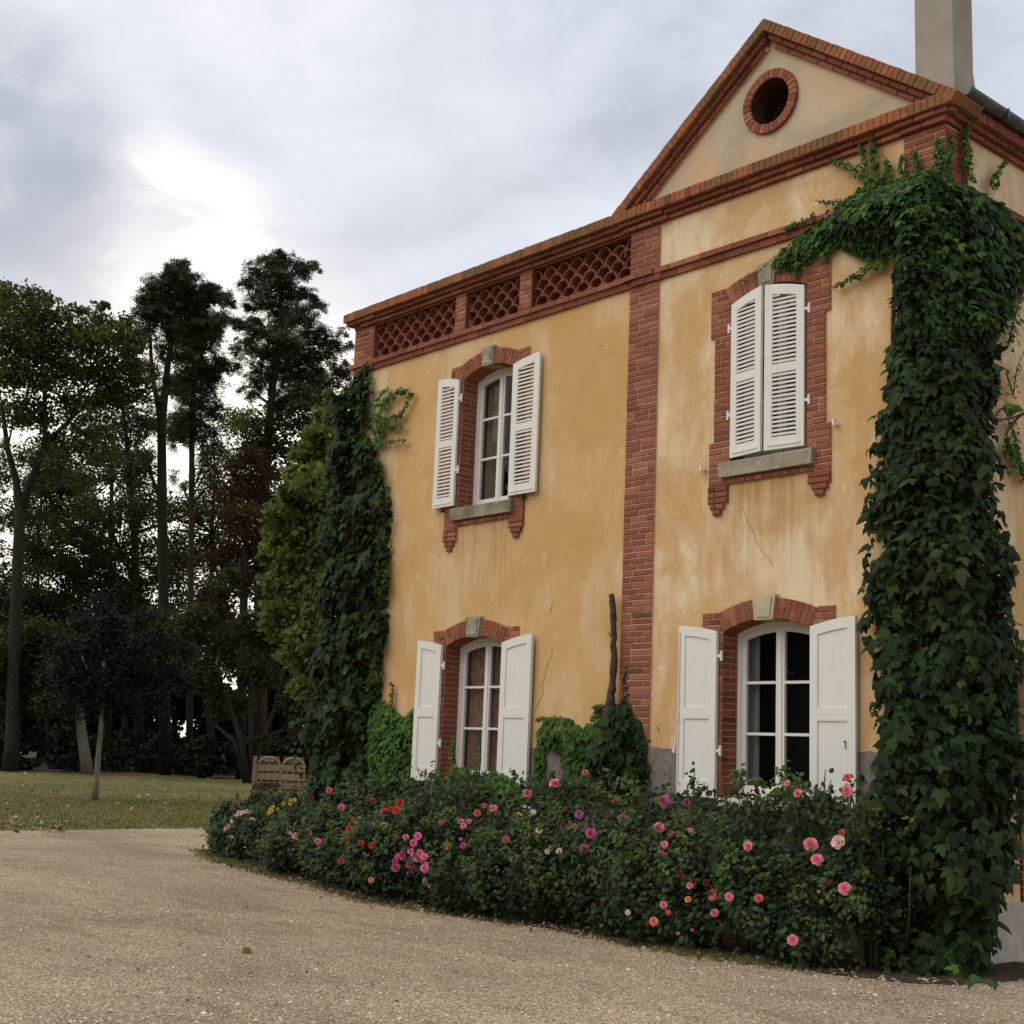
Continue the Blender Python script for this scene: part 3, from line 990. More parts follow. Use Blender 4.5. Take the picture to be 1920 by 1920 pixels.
rk = part('raking_cornice', house)
for sg in (-1, 1):
    L = 2.05 / math.cos(SA)
    ca, sa = math.cos(SA), math.sin(SA)

    def rpos(s, off):
        """point s down the slope from the apex and off above the field edge"""
        return CX + sg * (s * ca + off * sa), ZA - s * sa + off * ca + 0.0
    ry = sg * SA
    for i, (a, b) in enumerate(runs(-0.03, L - 0.10, 0.228)):
        for off, h, pr, mt in ((0.026, 0.050, 0.055, 'brick'), (0.081, 0.052, 0.10, 'brick_dark')):
            x, z = rpos((a + b) / 2 + (0.1 if off < 0.05 else 0), off)
            put('brick', brick_mesh(b - a - 0.008, h, 0.14, mt), rk, x, D - pr + rnd.uniform(-0.004, 0.004), z, ry)
    for a, b in runs(-0.085, L + 0.07, 0.073):
        x, z = rpos((a + b) / 2, 0.168)
        hz = rnd.uniform(-0.003, 0.003)
        put('coping_brick', brick_mesh(b - a - 0.004, round(0.112 + hz, 3), 0.48, 'brick_lichen'), rk, x, D - 0.155 + rnd.uniform(-0.003, 0.003), z + hz / 2, ry + rnd.uniform(-0.008, 0.008))
    mb = MB()
    x, z = rpos(L / 2, 0.06)
    mb.rbox((x, D + 0.11, z), L / 2 - 0.03, 0.135, 0.062, ry)
    x, z = rpos(L / 2, 0.165)
    mb.rbox((x, D + 0.09, z), L / 2 - 0.01, 0.225, 0.045, ry)
    mb.build('mortar', M['mortar'], rk)

MB().plate([(CX, ZA + 0.139), (CX + 0.063, ZA + 0.229), (CX, ZA + 0.272), (CX - 0.063, ZA + 0.229)], [], D - 0.153, D + 0.32).build('coping_brick', M['brick_lichen'], rk)
# roof, chimney, gutter -------------------------------------------
rf = part('roof', house)
m = MB()
ZR = ZA + 0.14
m.add([(CX, D + 0.30, ZR), (XR + 0.14, D + 0.30, ZR - SL * (XR + 0.14 - CX)), (XR + 0.14, YB, ZR - SL * (XR + 0.14 - CX)), (CX, YB, ZR),
       (CX - 2.0, D + 0.30, ZR - SL * 2.0), (CX - 2.0, YB, ZR - SL * 2.0)], [(0, 1, 2, 3), (4, 0, 3, 5)])
m.build('slate_slope', M['slate'], rf)
m = MB()
m.box(XL + 0.2, CX - 1.9, D + 0.46, YB - 0.2, 7.45, 7.55)
m.build('flat_roof', M['slate'], rf)
m = MB()
m.plate([(CX - 2.0, 7.6), (XR + 0.1, 7.6), (CX, ZR - 0.05)], [], YB - 0.3, YB - 0.05)
m.build('gable_wall', M['stucco'], rf)
ch = MB()
ch.box(-6.885, -6.475, 10.985, 11.345, 7.7, 11.4)
cho = ch.build('chimney', M['chimney'], house)
cho['label'] = 'tall rendered chimney behind the pediment'
fl = MB()
b0, b1 = (-6.905, -6.455, 10.965, 11.365), (-6.884, -6.476, 10.984, 11.346)
fl.add([(b0[0], b0[2], 7.7), (b0[1], b0[2], 7.7), (b0[1], b0[3], 7.7), (b0[0], b0[3], 7.7), (b0[0], b0[2], 8.08), (b0[1], b0[2], 8.08), (b0[1], b0[3], 8.08), (b0[0], b0[3], 8.08),
        (b1[0], b1[2], 8.34), (b1[1], b1[2], 8.34), (b1[1], b1[3], 8.34), (b1[0], b1[3], 8.34)],
       [(0, 1, 5, 4), (1, 2, 6, 5), (2, 3, 7, 6), (3, 0, 4, 7), (4, 5, 9, 8), (5, 6, 10, 9), (6, 7, 11, 10), (7, 4, 8, 11)])
fl.build('chimney_flare', M['chimney'], cho)
gt = MB()
gpts = 9
GX, GZ, GR = XR + 0.20, 7.845, 0.075
vs = []
ys = [D + 0.02, YB]
for y in ys:
    for k in range(gpts):
        a = math.pi * (1 + k / (gpts - 1))
        vs.append((GX + GR * math.cos(a), y, GZ + GR * math.sin(a)))
    for k in range(gpts):
        a = math.pi * (2 - k / (gpts - 1))
        vs.append((GX + (GR - 0.006) * math.cos(a), y, GZ + (GR - 0.006) * math.sin(a)))
n = 2 * gpts
gt.add(vs, [(k, k + n, (k + 1) % n + n, (k + 1) % n) for k in range(n)] + [tuple(range(n))])
go = gt.build('gutter', M['zinc'], house)
for y in (11.38, 12.35, 13.4):
    MB().box(GX - 0.085, GX + 0.082, y - 0.012, y + 0.012, GZ - 0.083, GZ + 0.012).build('gutter_bracket', M['zinc'], go)
MB().box(XR + 0.01, XR + 0.125, D + 0.37, YB, 7.775, 7.90).build('eaves_board', M['brick_dark'], house)


# windows ----------------------------------------------------------
def inset_shape(x0, x1, zb, w, ins, n=10):
    return shape(x0, x1, zb, lambda x: w['top'](x) - ins, n)


def make_window(key, label, upper):
    w = WIN[key]
    cx, hw, zb = w['cx'], w['hw'], w['zb']
    wi = part('window', house)
    wi['label'] = label
    yf = D + 0.20
    z0 = zb + (0.055 if upper else 0.05)
    fr = MB().plate(inset_shape(cx - hw + 0.006, cx + hw - 0.006, zb + 0.002, w, 0.010), [inset_shape(cx - hw + 0.055, cx + hw - 0.055, z0, w, 0.055)], yf, yf + 0.07)
    fr.box(cx - hw + 0.01, cx + hw - 0.01, yf - 0.035, yf - 0.001, zb + 0.006, zb + 0.04)
    fr.build('frame', M['white'], wi)
    zt = w['zs'] - 0.02
    h = (zt - z0 - 0.05) / 3
    for sg in (-1, 1):
        xo, xi = cx + sg * (hw - 0.058), cx + sg * 0.002
        x0, x1 = min(xo, xi), max(xo, xi)
        po, pi_ = cx + sg * (hw - 0.058 - 0.052), cx + sg * 0.052
        p0, p1 = min(po, pi_), max(po, pi_)
        zs_ = [z0 + 0.075, z0 + 0.075 + h, z0 + 0.075 + 2 * h]
        panes = [shape(p0, p1, zs_[0], lambda x: zs_[1] - 0.014, 1), shape(p0, p1, zs_[1] + 0.014, lambda x: zs_[2] - 0.014, 1), inset_shape(p0, p1, zs_[2] + 0.014, w, 0.115, 8)]
        MB().plate(inset_shape(x0, x1, z0 + 0.003, w, 0.058), panes, yf + 0.012, yf + 0.055).build('sash', M['white'], wi)
        for pn in panes:
            MB().plate([(x, z) for x, z in pn], [], yf + 0.034, yf + 0.038).build('pane', M['glass'], wi)
    MB().box(cx - 0.024, cx + 0.024, yf + 0.0, yf + 0.0118, z0 + 0.01, w['top'](cx) - 0.062).build('astragal', M['white'], wi)
    if upper:
        m = MB()
        m.add([(cx - 0.585, D - 0.085, 4.502), (cx + 0.585, D - 0.085, 4.502), (cx + 0.585, D + 0.199, 4.502), (cx - 0.585, D + 0.199, 4.502),
               (cx - 0.585, D - 0.085, 4.646), (cx + 0.585, D - 0.085, 4.646), (cx + 0.585, D - 0.07, 4.660), (cx - 0.585, D - 0.07, 4.660),
               (cx + 0.585, D + 0.199, 4.664), (cx - 0.585, D + 0.199, 4.664)],
              [(0, 3, 2, 1), (0, 1, 5, 4), (4, 5, 6, 7), (7, 6, 8, 9), (1, 2, 8, 6, 5), (0, 4, 7, 9, 3), (3, 9, 8, 2)])
        m.build('sill', M['stone_moss' if key == 'UL' else 'stone'], wi)
    else:
        MB().box(cx - 0.60, cx + 0.60, D - 0.06, D + 0.199, 1.19, 1.279).build('sill', M['white' if key == 'LR' else 'stone'], wi)
    return wi


make_window('UL', 'open upstairs window with beige curtain', True)
make_window('UR', 'upstairs window behind the closed louvred shutters', True)
make_window('LL', 'ground floor window with reddish curtain', False)
make_window('LR', 'ground floor window with grey curtain', False)


def make_surround(key, label, upper, single, keymat):
    w = WIN[key]
    cx, hw = w['cx'], w['hw']
    su = part('window_surround', house)
    su['label'] = label
    yf = D - 0.028
    j = MB()
    mort = MB()
    dp = 0.225

    def rows(x0, x1, z0, z1, depth=0.024):
        mort.box(x0 + 0.005, x1 - 0.005, D - 0.018, D - 0.001, z0, z1)
        brick_rows(su, x0, x1, z0, z1, yf, depth, single=single, joined=j)
    zs = w['zs']
    if upper:
        bands = [(4.43, 4.895, 0.765), (4.895, 6.03, 0.705), (6.03, 6.36, 0.765)]
        sh_top, wide = 6.558, 0.765
    else:
        bands = [(1.15, 1.60, 0.765), (1.60, 2.60, 0.72), (2.60, 2.92, 0.80)]
        sh_top, wide = 3.118, 0.815
    for z0, z1, o in bands:
        for sg in (-1, 1):
            a, b = cx + sg * hw, cx + sg * o
            rows(min(a, b), max(a, b), z0, z1)
    # reveals: the same bricks seen on the return, course by course
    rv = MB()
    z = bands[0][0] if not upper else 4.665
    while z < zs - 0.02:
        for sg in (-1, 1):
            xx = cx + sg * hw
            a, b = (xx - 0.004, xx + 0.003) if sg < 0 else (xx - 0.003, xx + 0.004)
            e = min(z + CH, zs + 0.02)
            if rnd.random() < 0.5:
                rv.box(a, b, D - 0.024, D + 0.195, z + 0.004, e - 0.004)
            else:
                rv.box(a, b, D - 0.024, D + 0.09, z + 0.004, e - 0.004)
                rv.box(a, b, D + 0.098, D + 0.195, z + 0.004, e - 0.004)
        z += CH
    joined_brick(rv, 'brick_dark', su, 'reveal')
    for sg in (-1, 1):
        xx = cx + sg * hw
        mort.box(xx - 0.0015, xx + 0.0015, D - 0.016, D + 0.196, w['zb'] + 0.005, zs)
    # shoulders beside the arch
    Rr, zc = w['R'], w['zc']
    th = math.asin(hw / Rr)
    ext = 0.195
    n = round((sh_top - zs) / CH)
    ch = (sh_top - zs) / n
    for i in range(n):
        zz = zs + (i + 0.5) * ch
        xin = hw + (zz - zs) * math.tan(th) + 0.004
        for sg in (-1, 1):
            a, b = cx + sg * xin, cx + sg * wide
            x0, x1 = min(a, b), max(a, b)
            mort.box(x0 + 0.004, x1 - 0.004, D - 0.018, D - 0.001, zz - ch / 2, zz + ch / 2)
            x = x0
            for ww in course(x1 - x0, i % 3):
                put('brick', brick_mesh(ww - JT, ch - JT, 0.024, 'brick'), su, x + ww / 2, yf + rnd.uniform(-0.003, 0.003), zz)
                x += ww
    nv = 15 if upper else 17
    half = th / nv
    full = wedge(Rr - 0.007, Rr + ext, half, 0.235, 'brick')
    lo = wedge(Rr - 0.007, Rr + ext * 0.42, half, 0.235, 'brick', 0.004)
    hi = wedge(Rr + ext * 0.42 + 0.007, Rr + ext, half, 0.05, 'brick', 0.004)
    lo2 = wedge(Rr - 0.007, Rr + ext * 0.62, half, 0.235, 'brick', 0.004)
    hi2 = wedge(Rr + ext * 0.62 + 0.007, Rr + ext, half, 0.05, 'brick', 0.004)
    for i in range(nv):
        a = -th + (2 * i + 1) * half
        if abs(a) * Rr < 0.10:
            continue
        for q in ((full,), (lo, hi), (full,), (lo2, hi2))[i % 4]:
            put('voussoir', q, su, cx, D - 0.036 + rnd.uniform(-0.003, 0.003), zc, a)
    pts = []
    for i in range(17):
        a = -th + 2 * th * i / 16
        pts.append((cx + (Rr - 0.004) * math.sin(a), zc + (Rr - 0.004) * math.cos(a)))
    for i in range(17):
        a = th - 2 * th * i / 16
        pts.append((cx + (Rr + ext - 0.004) * math.sin(a), zc + (Rr + ext - 0.004) * math.cos(a)))
    m2 = MB()
    m2.plate(pts[::-1], [], D - 0.026, D + 0.196)
    m2.build('mortar', M['mortar'], su)
    # keystone
    kt, kb, kz1, kz0 = (0.122, 0.092, 6.695, 6.452) if upper else (0.145, 0.112, 3.255, 3.012)
    kk = MB()
    kk.plate([(cx - kb, kz0), (cx + kb, kz0), (cx + kt, kz1), (cx - kt, kz1)], [], D - 0.062, D + 0.19)
    f = 0.72
    zm = (kz0 + kz1) / 2
    kk.plate([(cx - kb * f, zm + (kz0 - zm) * 0.78), (cx + kb * f, zm + (kz0 - zm) * 0.78), (cx + kt * f, zm + (kz1 - zm) * 0.78), (cx - kt * f, zm + (kz1 - zm) * 0.78)], [], D - 0.074, D - 0.0625)
    kk.build('keystone', M[keymat], su)
    if upper:
        # corbelled ends below the sill
        for sg in (-1, 1):
            z = 4.43
            steps = [(0.50, 0.765), (0.50, 0.765), (0.545, 0.735), (0.585, 0.695)]
            if sg < 0:
                steps = [(0.50, 0.765)] + steps
            for a, b in steps:
                z -= CH * 0.94
                x0, x1 = cx + sg * a, cx + sg * b
                x0, x1 = min(x0, x1), max(x0, x1)
                mort.box(x0 + 0.005, x1 - 0.005, D - 0.018, D - 0.001, z, z + CH * 0.94)
                x = x0
                for ww in course(x1 - x0, 1 if len(steps) % 2 else 0):
                    put('brick', brick_mesh(ww - JT, CH * 0.94 - JT, 0.05, 'brick'), su, x + ww / 2, yf - 0.012 + rnd.uniform(-0.004, 0.004), z + CH * 0.47)
                    x += ww
        xs = list(runs(cx - 0.50, cx + 0.50, 0.112))
        for a, b in xs:
            put('brick', brick_mesh(b - a - 0.008, 0.056, 0.05, 'brick'), su, (a + b) / 2, yf - 0.008 + rnd.uniform(-0.004, 0.004), 4.465)
        mort.box(cx - 0.495, cx + 0.495, D - 0.018, D - 0.001, 4.437, 4.495)
    if j.v:
        joined_brick(j, 'brick', su)
    mort.build('mortar', M['mortar'], su)


make_surround('UL', 'brick surround of the open upstairs window', True, False, 'keystone_old')
make_surround('UR', 'brick surround of the closed upstairs window', True, True, 'stone')
make_surround('LL', 'brick surround of the ground floor window with reddish curtain', False, False, 'keystone_old')
make_surround('LR', 'brick surround of the ground floor window with grey curtain', False, True, 'keystone')


# shutters ---------------------------------------------------------
def shutter(label, hx, hy, sg, wd, z0, zin, zout, louvred, ang=0.0, pitch=0.0437, hinges=(0.28, 0.85)):
    """leaf hinged at (hx, hy), reaching to +x (sg = 1) or -x; zin, zout: top heights at the hinge and the free edge"""
    def top(x):
        f = abs(x) / wd
        lin = zin + (zout - zin) * f
        return lin + 0.012 * math.sin(math.pi * min(max(f, 0), 1))

    def shp(a, b, zb, ins, n=8):
        x0, x1 = min(sg * a, sg * b), max(sg * a, sg * b)
        return shape(x0, x1, zb, lambda x: top(x) - ins, n)

    def rect(a, b, za, zb_):
        x0, x1 = min(sg * a, sg * b), max(sg * a, sg * b)
        return [(x0, za), (x1, za), (x1, zb_), (x0, zb_)]
    outer = shp(0.0, wd, z0, 0.0)
    th = 0.034
    st = wd * 0.195 if louvred else 0.085
    H = zin - z0
    zmid = z0 + H * (0.505 if louvred else 0.505)
    mw = Matrix.Translation((hx, hy, 0)) @ Matrix.Rotation(ang, 4, 'Z')
    if louvred:
        o1 = rect(st, wd - st, z0 + 0.125, zmid - 0.045)
        o2 = shp(st, wd - st, zmid + 0.045, 0.105)
        s = link('shutter', MB().plate(outer, [o1, o2], 0.0, th).mesh('shutter', M['white']), house, mw=mw)
        P = pitch
        sm = MB()
        hwid = (wd - 2 * st) / 2 + 0.004
        sm.add([(-hwid, 0.005, -0.0125), (hwid, 0.005, -0.0125), (hwid, 0.004, 0.011), (-hwid, 0.004, 0.011), (-hwid, 0.026, 0.008), (hwid, 0.026, 0.008), (hwid, 0.026, 0.015), (-hwid, 0.026, 0.015)],
               [(0, 1, 2, 3), (3, 2, 6, 7), (0, 4, 5, 1), (7, 6, 5, 4), (0, 3, 7, 4), (1, 5, 6, 2)])
        sme = sm.mesh('slat', M['white'])
        xc = sg * wd / 2
        z = z0 + 0.125 + 0.026
        while z < zmid - 0.045 - 0.012:
            link('slat', sme, s, loc=(xc, 0, z))
            z += P
        z = zmid + 0.045 + 0.024
        while z < min(zin, zout) - 0.115:
            link('slat', sme, s, loc=(xc, 0, z))
            z += P
        while True:
            ok = [k / 40 * wd for k in range(41) if st <= k / 40 * wd <= wd - st and top(k / 40 * wd) - 0.100 > z + 0.012]
            if len(ok) < 3:
                break
            x0, x1 = sorted((sg * (ok[0] - 0.004), sg * (ok[-1] + 0.004)))
            MB().box(x0, x1, 0.006, 0.012, z - 0.0095, z + 0.0085).build('slat', M['white'], s)
            z += P
        m = MB()
        for zz in (z0 + 0.035, ):
            a, b = sorted((sg * 0.04, sg * (wd - 0.04)))
            m.box(a, b, -0.008, -0.0005, zz, zz + 0.022)
        m.build('batten', M['white'], s)
    else:
        s = link('shutter', MB().plate(outer, [], 0.008, th).mesh('shutter', M['white']), house, mw=mw)
        o1 = rect(st, wd - st, z0 + 0.155, zmid - 0.05)
        o2 = shp(st, wd - st, zmid + 0.05, 0.10)
        MB().plate(outer, [o1, o2], -0.006, 0.0075).build('shutter_frame', M['white'], s)
        for (a, b, zz, dz) in ((st, wd - st, zmid - 0.05, -0.012), (st, wd - st, zmid + 0.05, 0.012), (st, wd - st, z0 + 0.155, 0.012)):
            x0, x1 = sorted((sg * a, sg * b))
            MB().box(x0 + 0.002, x1 - 0.002, -0.004, 0.007, min(zz, zz + dz) + 0.0005, max(zz, zz + dz) - 0.0005).build('moulding', M['white'], s)
    for f in hinges:
        zz = z0 + H * f
        x0, x1 = sorted((sg * 0.004, -sg * 0.055))
        m = MB().box(x0, x1, 0.008, 0.024, zz - 0.016, zz + 0.016)
        m.tube([(-sg * 0.05, 0.016, zz - 0.05), (-sg * 0.05, 0.016, zz + 0.05)], 0.016, 8)
        m.build('hinge', M['white'], s)
    return s


yo = D - 0.075
shutter('louvred shutter folded open left of the upstairs window', -13.385, yo, -1, 0.43, 4.70, 6.355, 6.425, True, pitch=0.0475)
shutter('louvred shutter folded open right of the upstairs window', -12.325, yo, 1, 0.485, 4.70, 6.355, 6.425, True, pitch=0.0475, hinges=())
for hx, sg, a in ((-8.895, 1, -R(9)), (-7.965, -1, R(7))):
    shutter('closed louvred shutter, %s leaf' % ('left' if sg > 0 else 'right'), hx, D - 0.045, sg, 0.452, 4.70, 6.345, 6.435, True, a)
shutter('solid white shutter left of the window with reddish curtain', -13.475, yo, -1, 0.487, 1.25, 2.925, 3.005, False)
shutter('solid white shutter with a chipped foot by the reddish curtain', -12.315, yo, 1, 0.525, 1.25, 2.92, 3.01, False, hinges=())
s1 = shutter('solid white shutter with a hanging cord and bolt rod', -9.005, yo, -1, 0.505, 1.27, 2.92, 3.0, False)
s2 = shutter('solid white shutter behind the tall pink roses', -7.86, yo, 1, 0.505, 1.25, 2.92, 3.0, False, hinges=())
m = MB()
m.tube([(-0.487, -0.016, 1.40), (-0.487, -0.016, 2.93)], 0.008, 6)
for zz in (2.02, 2.06, 2.10):
    m.tube([(-0.487, -0.016, zz), (-0.487, -0.016, zz + 0.018)], 0.015, 8)
m.build('bolt_rod', M['white'], s1)
m = MB()
m.tube([(-0.51, -0.02, 1.95), (-0.515, -0.02, 1.80), (-0.53, -0.022, 1.70)], [0.006, 0.012, 0.022], 6)
m.build('cord', M['rope'], s1)
MB().box(0.395, 0.402, -0.012, -0.0065, 1.78, 1.86).box(0.385, 0.41, -0.02, -0.012, 1.84, 1.855).build('hook', M['zinc'], s2)
# iron shutter stays
for x, z in ((-9.26, 4.63), (-7.60, 4.86), (-13.62, 4.66), (-12.08, 4.66)):
    m = MB()
    m.box(x - 0.03, x + 0.03, D - 0.05, D - 0.02, z - 0.012, z + 0.012).box(x - 0.012, x + 0.012, D - 0.075, D - 0.05, z - 0.02, z + 0.04)
    m.build('shutter_stay', M['white' if x > -10 else 'iron'], house)
# brick jamb of the opening on the side wall
m = MB()
for i in range(32):
    y = 11.75
    for ww in ([0.24, 0.12] if i % 2 else [0.12, 0.24]):
        m.box(XR + 0.001, XR + 0.027 + rnd.uniform(-0.003, 0.003), y + 0.005, y + ww - 0.005, 0.505 + i * CH, 0.505 + (i + 1) * CH - 0.01)
        y += ww
dj = part('side_opening_surround', house)
joined_brick(m, 'brick', dj)
MB().box(XR + 0.001, XR + 0.016, 11.755, 12.10, 0.50, 2.6).build('mortar', M['mortar'], dj)
# hairline cracks
def crack(pts, w):
    P = [onwall(x, y, D) for x, y in pts]
    m = MB()
    for i, p in enumerate(P):
        P[i] = (p[0] + rnd.uniform(-0.01, 0.01), p[2])
    for (x0, z0), (x1, z1) in zip(P[:-1], P[1:]):
        nx, nz = z1 - z0, x0 - x1
        l = math.hypot(nx, nz) or 1
        nx, nz = nx / l * w / 2, nz / l * w / 2
        m.add([(x0 - nx, D - 0.0025, z0 - nz), (x0 + nx, D - 0.0025, z0 + nz), (x1 + nx, D - 0.0025, z1 + nz), (x1 - nx, D - 0.0025, z1 - nz)], [(0, 1, 2, 3), (3, 2, 1, 0)])
    m.build('crack', M['crack'], house)


crack([(1037, 1216), (1034, 1232), (1024, 1250), (1022, 1268), (1016, 1285), (1019, 1300), (1010, 1318), (1002, 1336)], 0.0045)
crack([(1395, 950), (1400, 975), (1415, 1000), (1420, 1020), (1440, 1045), (1452, 1062)], 0.0032)
crack([(1036, 1130), (1032, 1150)], 0.005)
crack([(1232, 1362), (1236, 1372)], 0.008)


# curtains (hang inside) -------------------------------------------
def curtain(label, x0, x1, z0, z1, y, mat, folds=7):
    m = MB()
    n = folds * 8
    vs = []
    for i in range(n + 1):
        f = i / n
        dy = 0.018 * math.sin(f * folds * 2 * math.pi) + 0.008 * math.sin(f * 13)
        x = x0 + (x1 - x0) * f
        vs += [(x, y + dy, z0), (x, y + dy * 0.7, z1)]
    m.add(vs, [(2 * i, 2 * i + 2, 2 * i + 3, 2 * i + 1) for i in range(n)])
    o = m.build('curtain', M[mat], None, smooth=True)
    tag(o, label, 'curtain', 'curtains behind the windows')


curtain('beige curtain inside the open upstairs window', -13.30, -12.84, 4.7, 6.5, D + 0.305, 'curtain_beige', 4)
curtain('reddish patterned curtain inside the ground floor window', -13.40, -12.72, 1.30, 3.1, D + 0.305, 'curtain_red', 6)
curtain('grey curtain at the edge of the ground floor window', -9.10, -8.76, 1.30, 3.1, D + 0.305, 'curtain_grey', 3)

# ------------------------------------------------------------------ leaves
def scatter(base_v, base_f, pos, X, Y, Z, size):
    """copies of a small leaf: bases X, Y, Z are (m, 3); size (m,)"""
    m = len(pos)
    n = len(base_v)
    B = base_v[None, :, :] * size[:, None, None]
    V = pos[:, None, :] + B[:, :, 0:1] * X[:, None, :] + B[:, :, 1:2] * Y[:, None, :] + B[:, :, 2:3] * Z[:, None, :]
    Fc = (base_f[None, :, :] + (np.arange(m) * n)[:, None, None]).reshape(-1, base_f.shape[1])
    return V.reshape(-1, 3), Fc


def unit(a):
    return a / (np.linalg.norm(a, axis=-1, keepdims=True) + 1e-9)


def hang_basis(nrm, jitter, spin):
    """leaf bases for leaves that hang: z = normal, y = against the tip direction"""
    nrm = unit(nrm + rng.normal(0, jitter, nrm.shape))
    down = np.zeros_like(nrm)
    down[:, 2] = -1
    t = unit(down - (down * nrm).sum(1, keepdims=True) * nrm + rng.normal(0, 0.02, nrm.shape))
    x = np.cross(-t, nrm)
    a = rng.normal(0, spin, len(nrm))[:, None]
    y = -t * np.cos(a) + x * np.sin(a)
    x = np.cross(y, nrm)
    return unit(x), unit(y), nrm


_h = [(0.0, 0.02, 0.0), (0.17, 0.14, -0.02), (0.37, 0.05, -0.06), (0.45, -0.12, -0.10), (0.53, -0.40, -0.19), (0.27, -0.37, -0.04), (0.20, -0.66, -0.09)]
IVY_V = np.array(_h + [(0.0, -1.02, -0.22)] + [(-x, y, z) for x, y, z in _h[:0:-1]] + [(0.0, -0.32, 0.07)])
_n = len(IVY_V) - 1
IVY_F = np.array([(i, _n, (i + 1) % _n) for i in range(_n)])[:, [0, 2, 1]]
OVAL_V = np.array([(0, 0, 0), (0.30, -0.32, -0.03), (0.24, -0.72, -0.06), (0, -1.0, -0.10), (-0.24, -0.72, -0.06), (-0.30, -0.32, -0.03), (0, -0.5, 0.05)])
OVAL_F = np.array([(i, (i + 1) % 6, 6) for i in range(6)])[:, [0, 2, 1]]
DIA_V = np.array([(0, 0, 0), (0.38, -0.45, 0.0), (0, -1.0, -0.05), (-0.38, -0.45, 0.0)])
DIA_F = np.array([(0, 3, 2, 1)])


def inpoly(P, poly):
    x, y = P[:, 0], P[:, 1]
    c = np.zeros(len(P), bool)
    n = len(poly)
    for i in range(n):
        x0, y0 = poly[i]
        x1, y1 = poly[(i + 1) % n]
        s = ((y0 > y) != (y1 > y)) & (x < (x1 - x0) * (y - y0) / (y1 - y0 + 1e-12) + x0)
        c ^= s
    return c


def edge_dist(P, poly):
    d = np.full(len(P), 1e9)
    n = len(poly)
    for i in range(n):
        a = np.array(poly[i])
        b = np.array(poly[(i + 1) % n])
        ab = b - a
        t = np.clip(((P - a) @ ab) / (ab @ ab + 1e-12), 0, 1)
        d = np.minimum(d, np.linalg.norm(P - (a + t[:, None] * ab), axis=1))
    return d


def poly_sample(poly, n):
    p = np.array(poly)
    lo, hi = p.min(0), p.max(0)
    out = np.zeros((0, 2))
    while len(out) < n:
        q = rng.uniform(lo, hi, (n * 2, 2))
        out = np.vstack([out, q[inpoly(q, poly)]])
    return out[:n]


def leaf_sets(plant, sets, n_single, mats, base=(IVY_V, IVY_F)):
    """sets: list of (pos, nrm, size, matname, jitter, spin). The n_single largest shown become single leaves, the rest one part."""
    allp = []
    for pos, nrm, size, mt, jit, spin in sets:
        X, Y, Z = hang_basis(nrm, jit, spin)
        allp.append((pos, X, Y, Z, size, mt))
    if n_single:
        cand = []
        for k, (pos, X, Y, Z, size, mt) in enumerate(allp):
            dep = (pos - CP) @ CF
            face = np.clip((Z * unit(CP - pos)).sum(1), 0, 1)
            sc_ = size / dep * (0.3 + face) + np.where(dep < np.quantile(dep, 0.6), 0.003, 0)
            cand += [(sc_[i], k, i) for i in range(len(pos))]
        cand.sort(reverse=True)
        pick = cand[:n_single]
        lm = {}
        taken = {k: [] for k in range(len(allp))}
        for _s, k, i in pick:
            pos, X, Y, Z, size, mt = allp[k]
            if mt not in lm:
                lm[mt] = mesh_np('leaf', base[0], base[1], M[mt])
            s = size[i]
            mw = Matrix(((X[i][0] * s, Y[i][0] * s, Z[i][0] * s, pos[i][0]), (X[i][1] * s, Y[i][1] * s, Z[i][1] * s, pos[i][1]), (X[i][2] * s, Y[i][2] * s, Z[i][2] * s, pos[i][2]), (0, 0, 0, 1)))
            link('leaf', lm[mt], plant, mw=mw)
            taken[k].append(i)
        for k in taken:
            keep = np.ones(len(allp[k][0]), bool)
            keep[taken[k]] = False
            allp[k] = tuple(a[keep] for a in allp[k][:5]) + (allp[k][5],)
    for mt in dict.fromkeys(a[5] for a in allp):
        Vs, Fs, o = [], [], 0
        for pos, X, Y, Z, size, m_ in allp:
            if m_ != mt or not len(pos):
                continue
            V, Fc = scatter(base[0], base[1], pos, X, Y, Z, size)
            Vs.append(V)
            Fs.append(Fc + o)
            o += len(V)
        if Vs:
            ob = link('foliage', mesh_np('foliage', np.vstack(Vs), np.vstack(Fs), M[mt]), plant)
            ob['kind'] = 'stuff'


UP = np.array([0, 0, 1.0])


def tendril(px, plane, n, size, spread, mat='ivy_bright', off=0.05, stems=None):
    """small leaves along a shoot given by photo points on a wall plane"""
    P = [onwall(x, y, plane[1]) if plane[0] == 'f' else onside(x, y, plane[1]) for x, y in px]
    P = np.array(P)
    seg = np.linalg.norm(np.diff(P, axis=0), axis=1)
    cum = np.concatenate([[0], np.cumsum(seg)])
    t = rng.uniform(0, cum[-1], n)
    pos = np.stack([np.interp(t, cum, P[:, k]) for k in range(3)], 1)
    out = np.array([0, -1.0, 0]) if plane[0] == 'f' else np.array([1.0, 0, 0])
    side = np.array([1.0, 0, 0]) if plane[0] == 'f' else np.array([0, 1.0, 0])
    fall = 0.35 + 0.65 * (1 - t / cum[-1])
    pos = pos + side * (rng.normal(0, spread, n) * fall)[:, None] + UP * (rng.normal(0, spread, n) * fall)[:, None] + out * rng.uniform(0, off, n)[:, None]
    nrm = np.tile(out + UP * 0.5, (n, 1))
    sz = size * rng.uniform(0.6, 1.2, n) * (0.6 + 0.4 * fall)
    if stems is not None:
        MB().tube(list(P + out * 0.01), [0.008 * (1 - 0.7 * i / len(P)) for i in range(len(P))], 5).build('shoot', M['vine'], stems)
    return pos, nrm, sz, mat, 0.35, 0.7


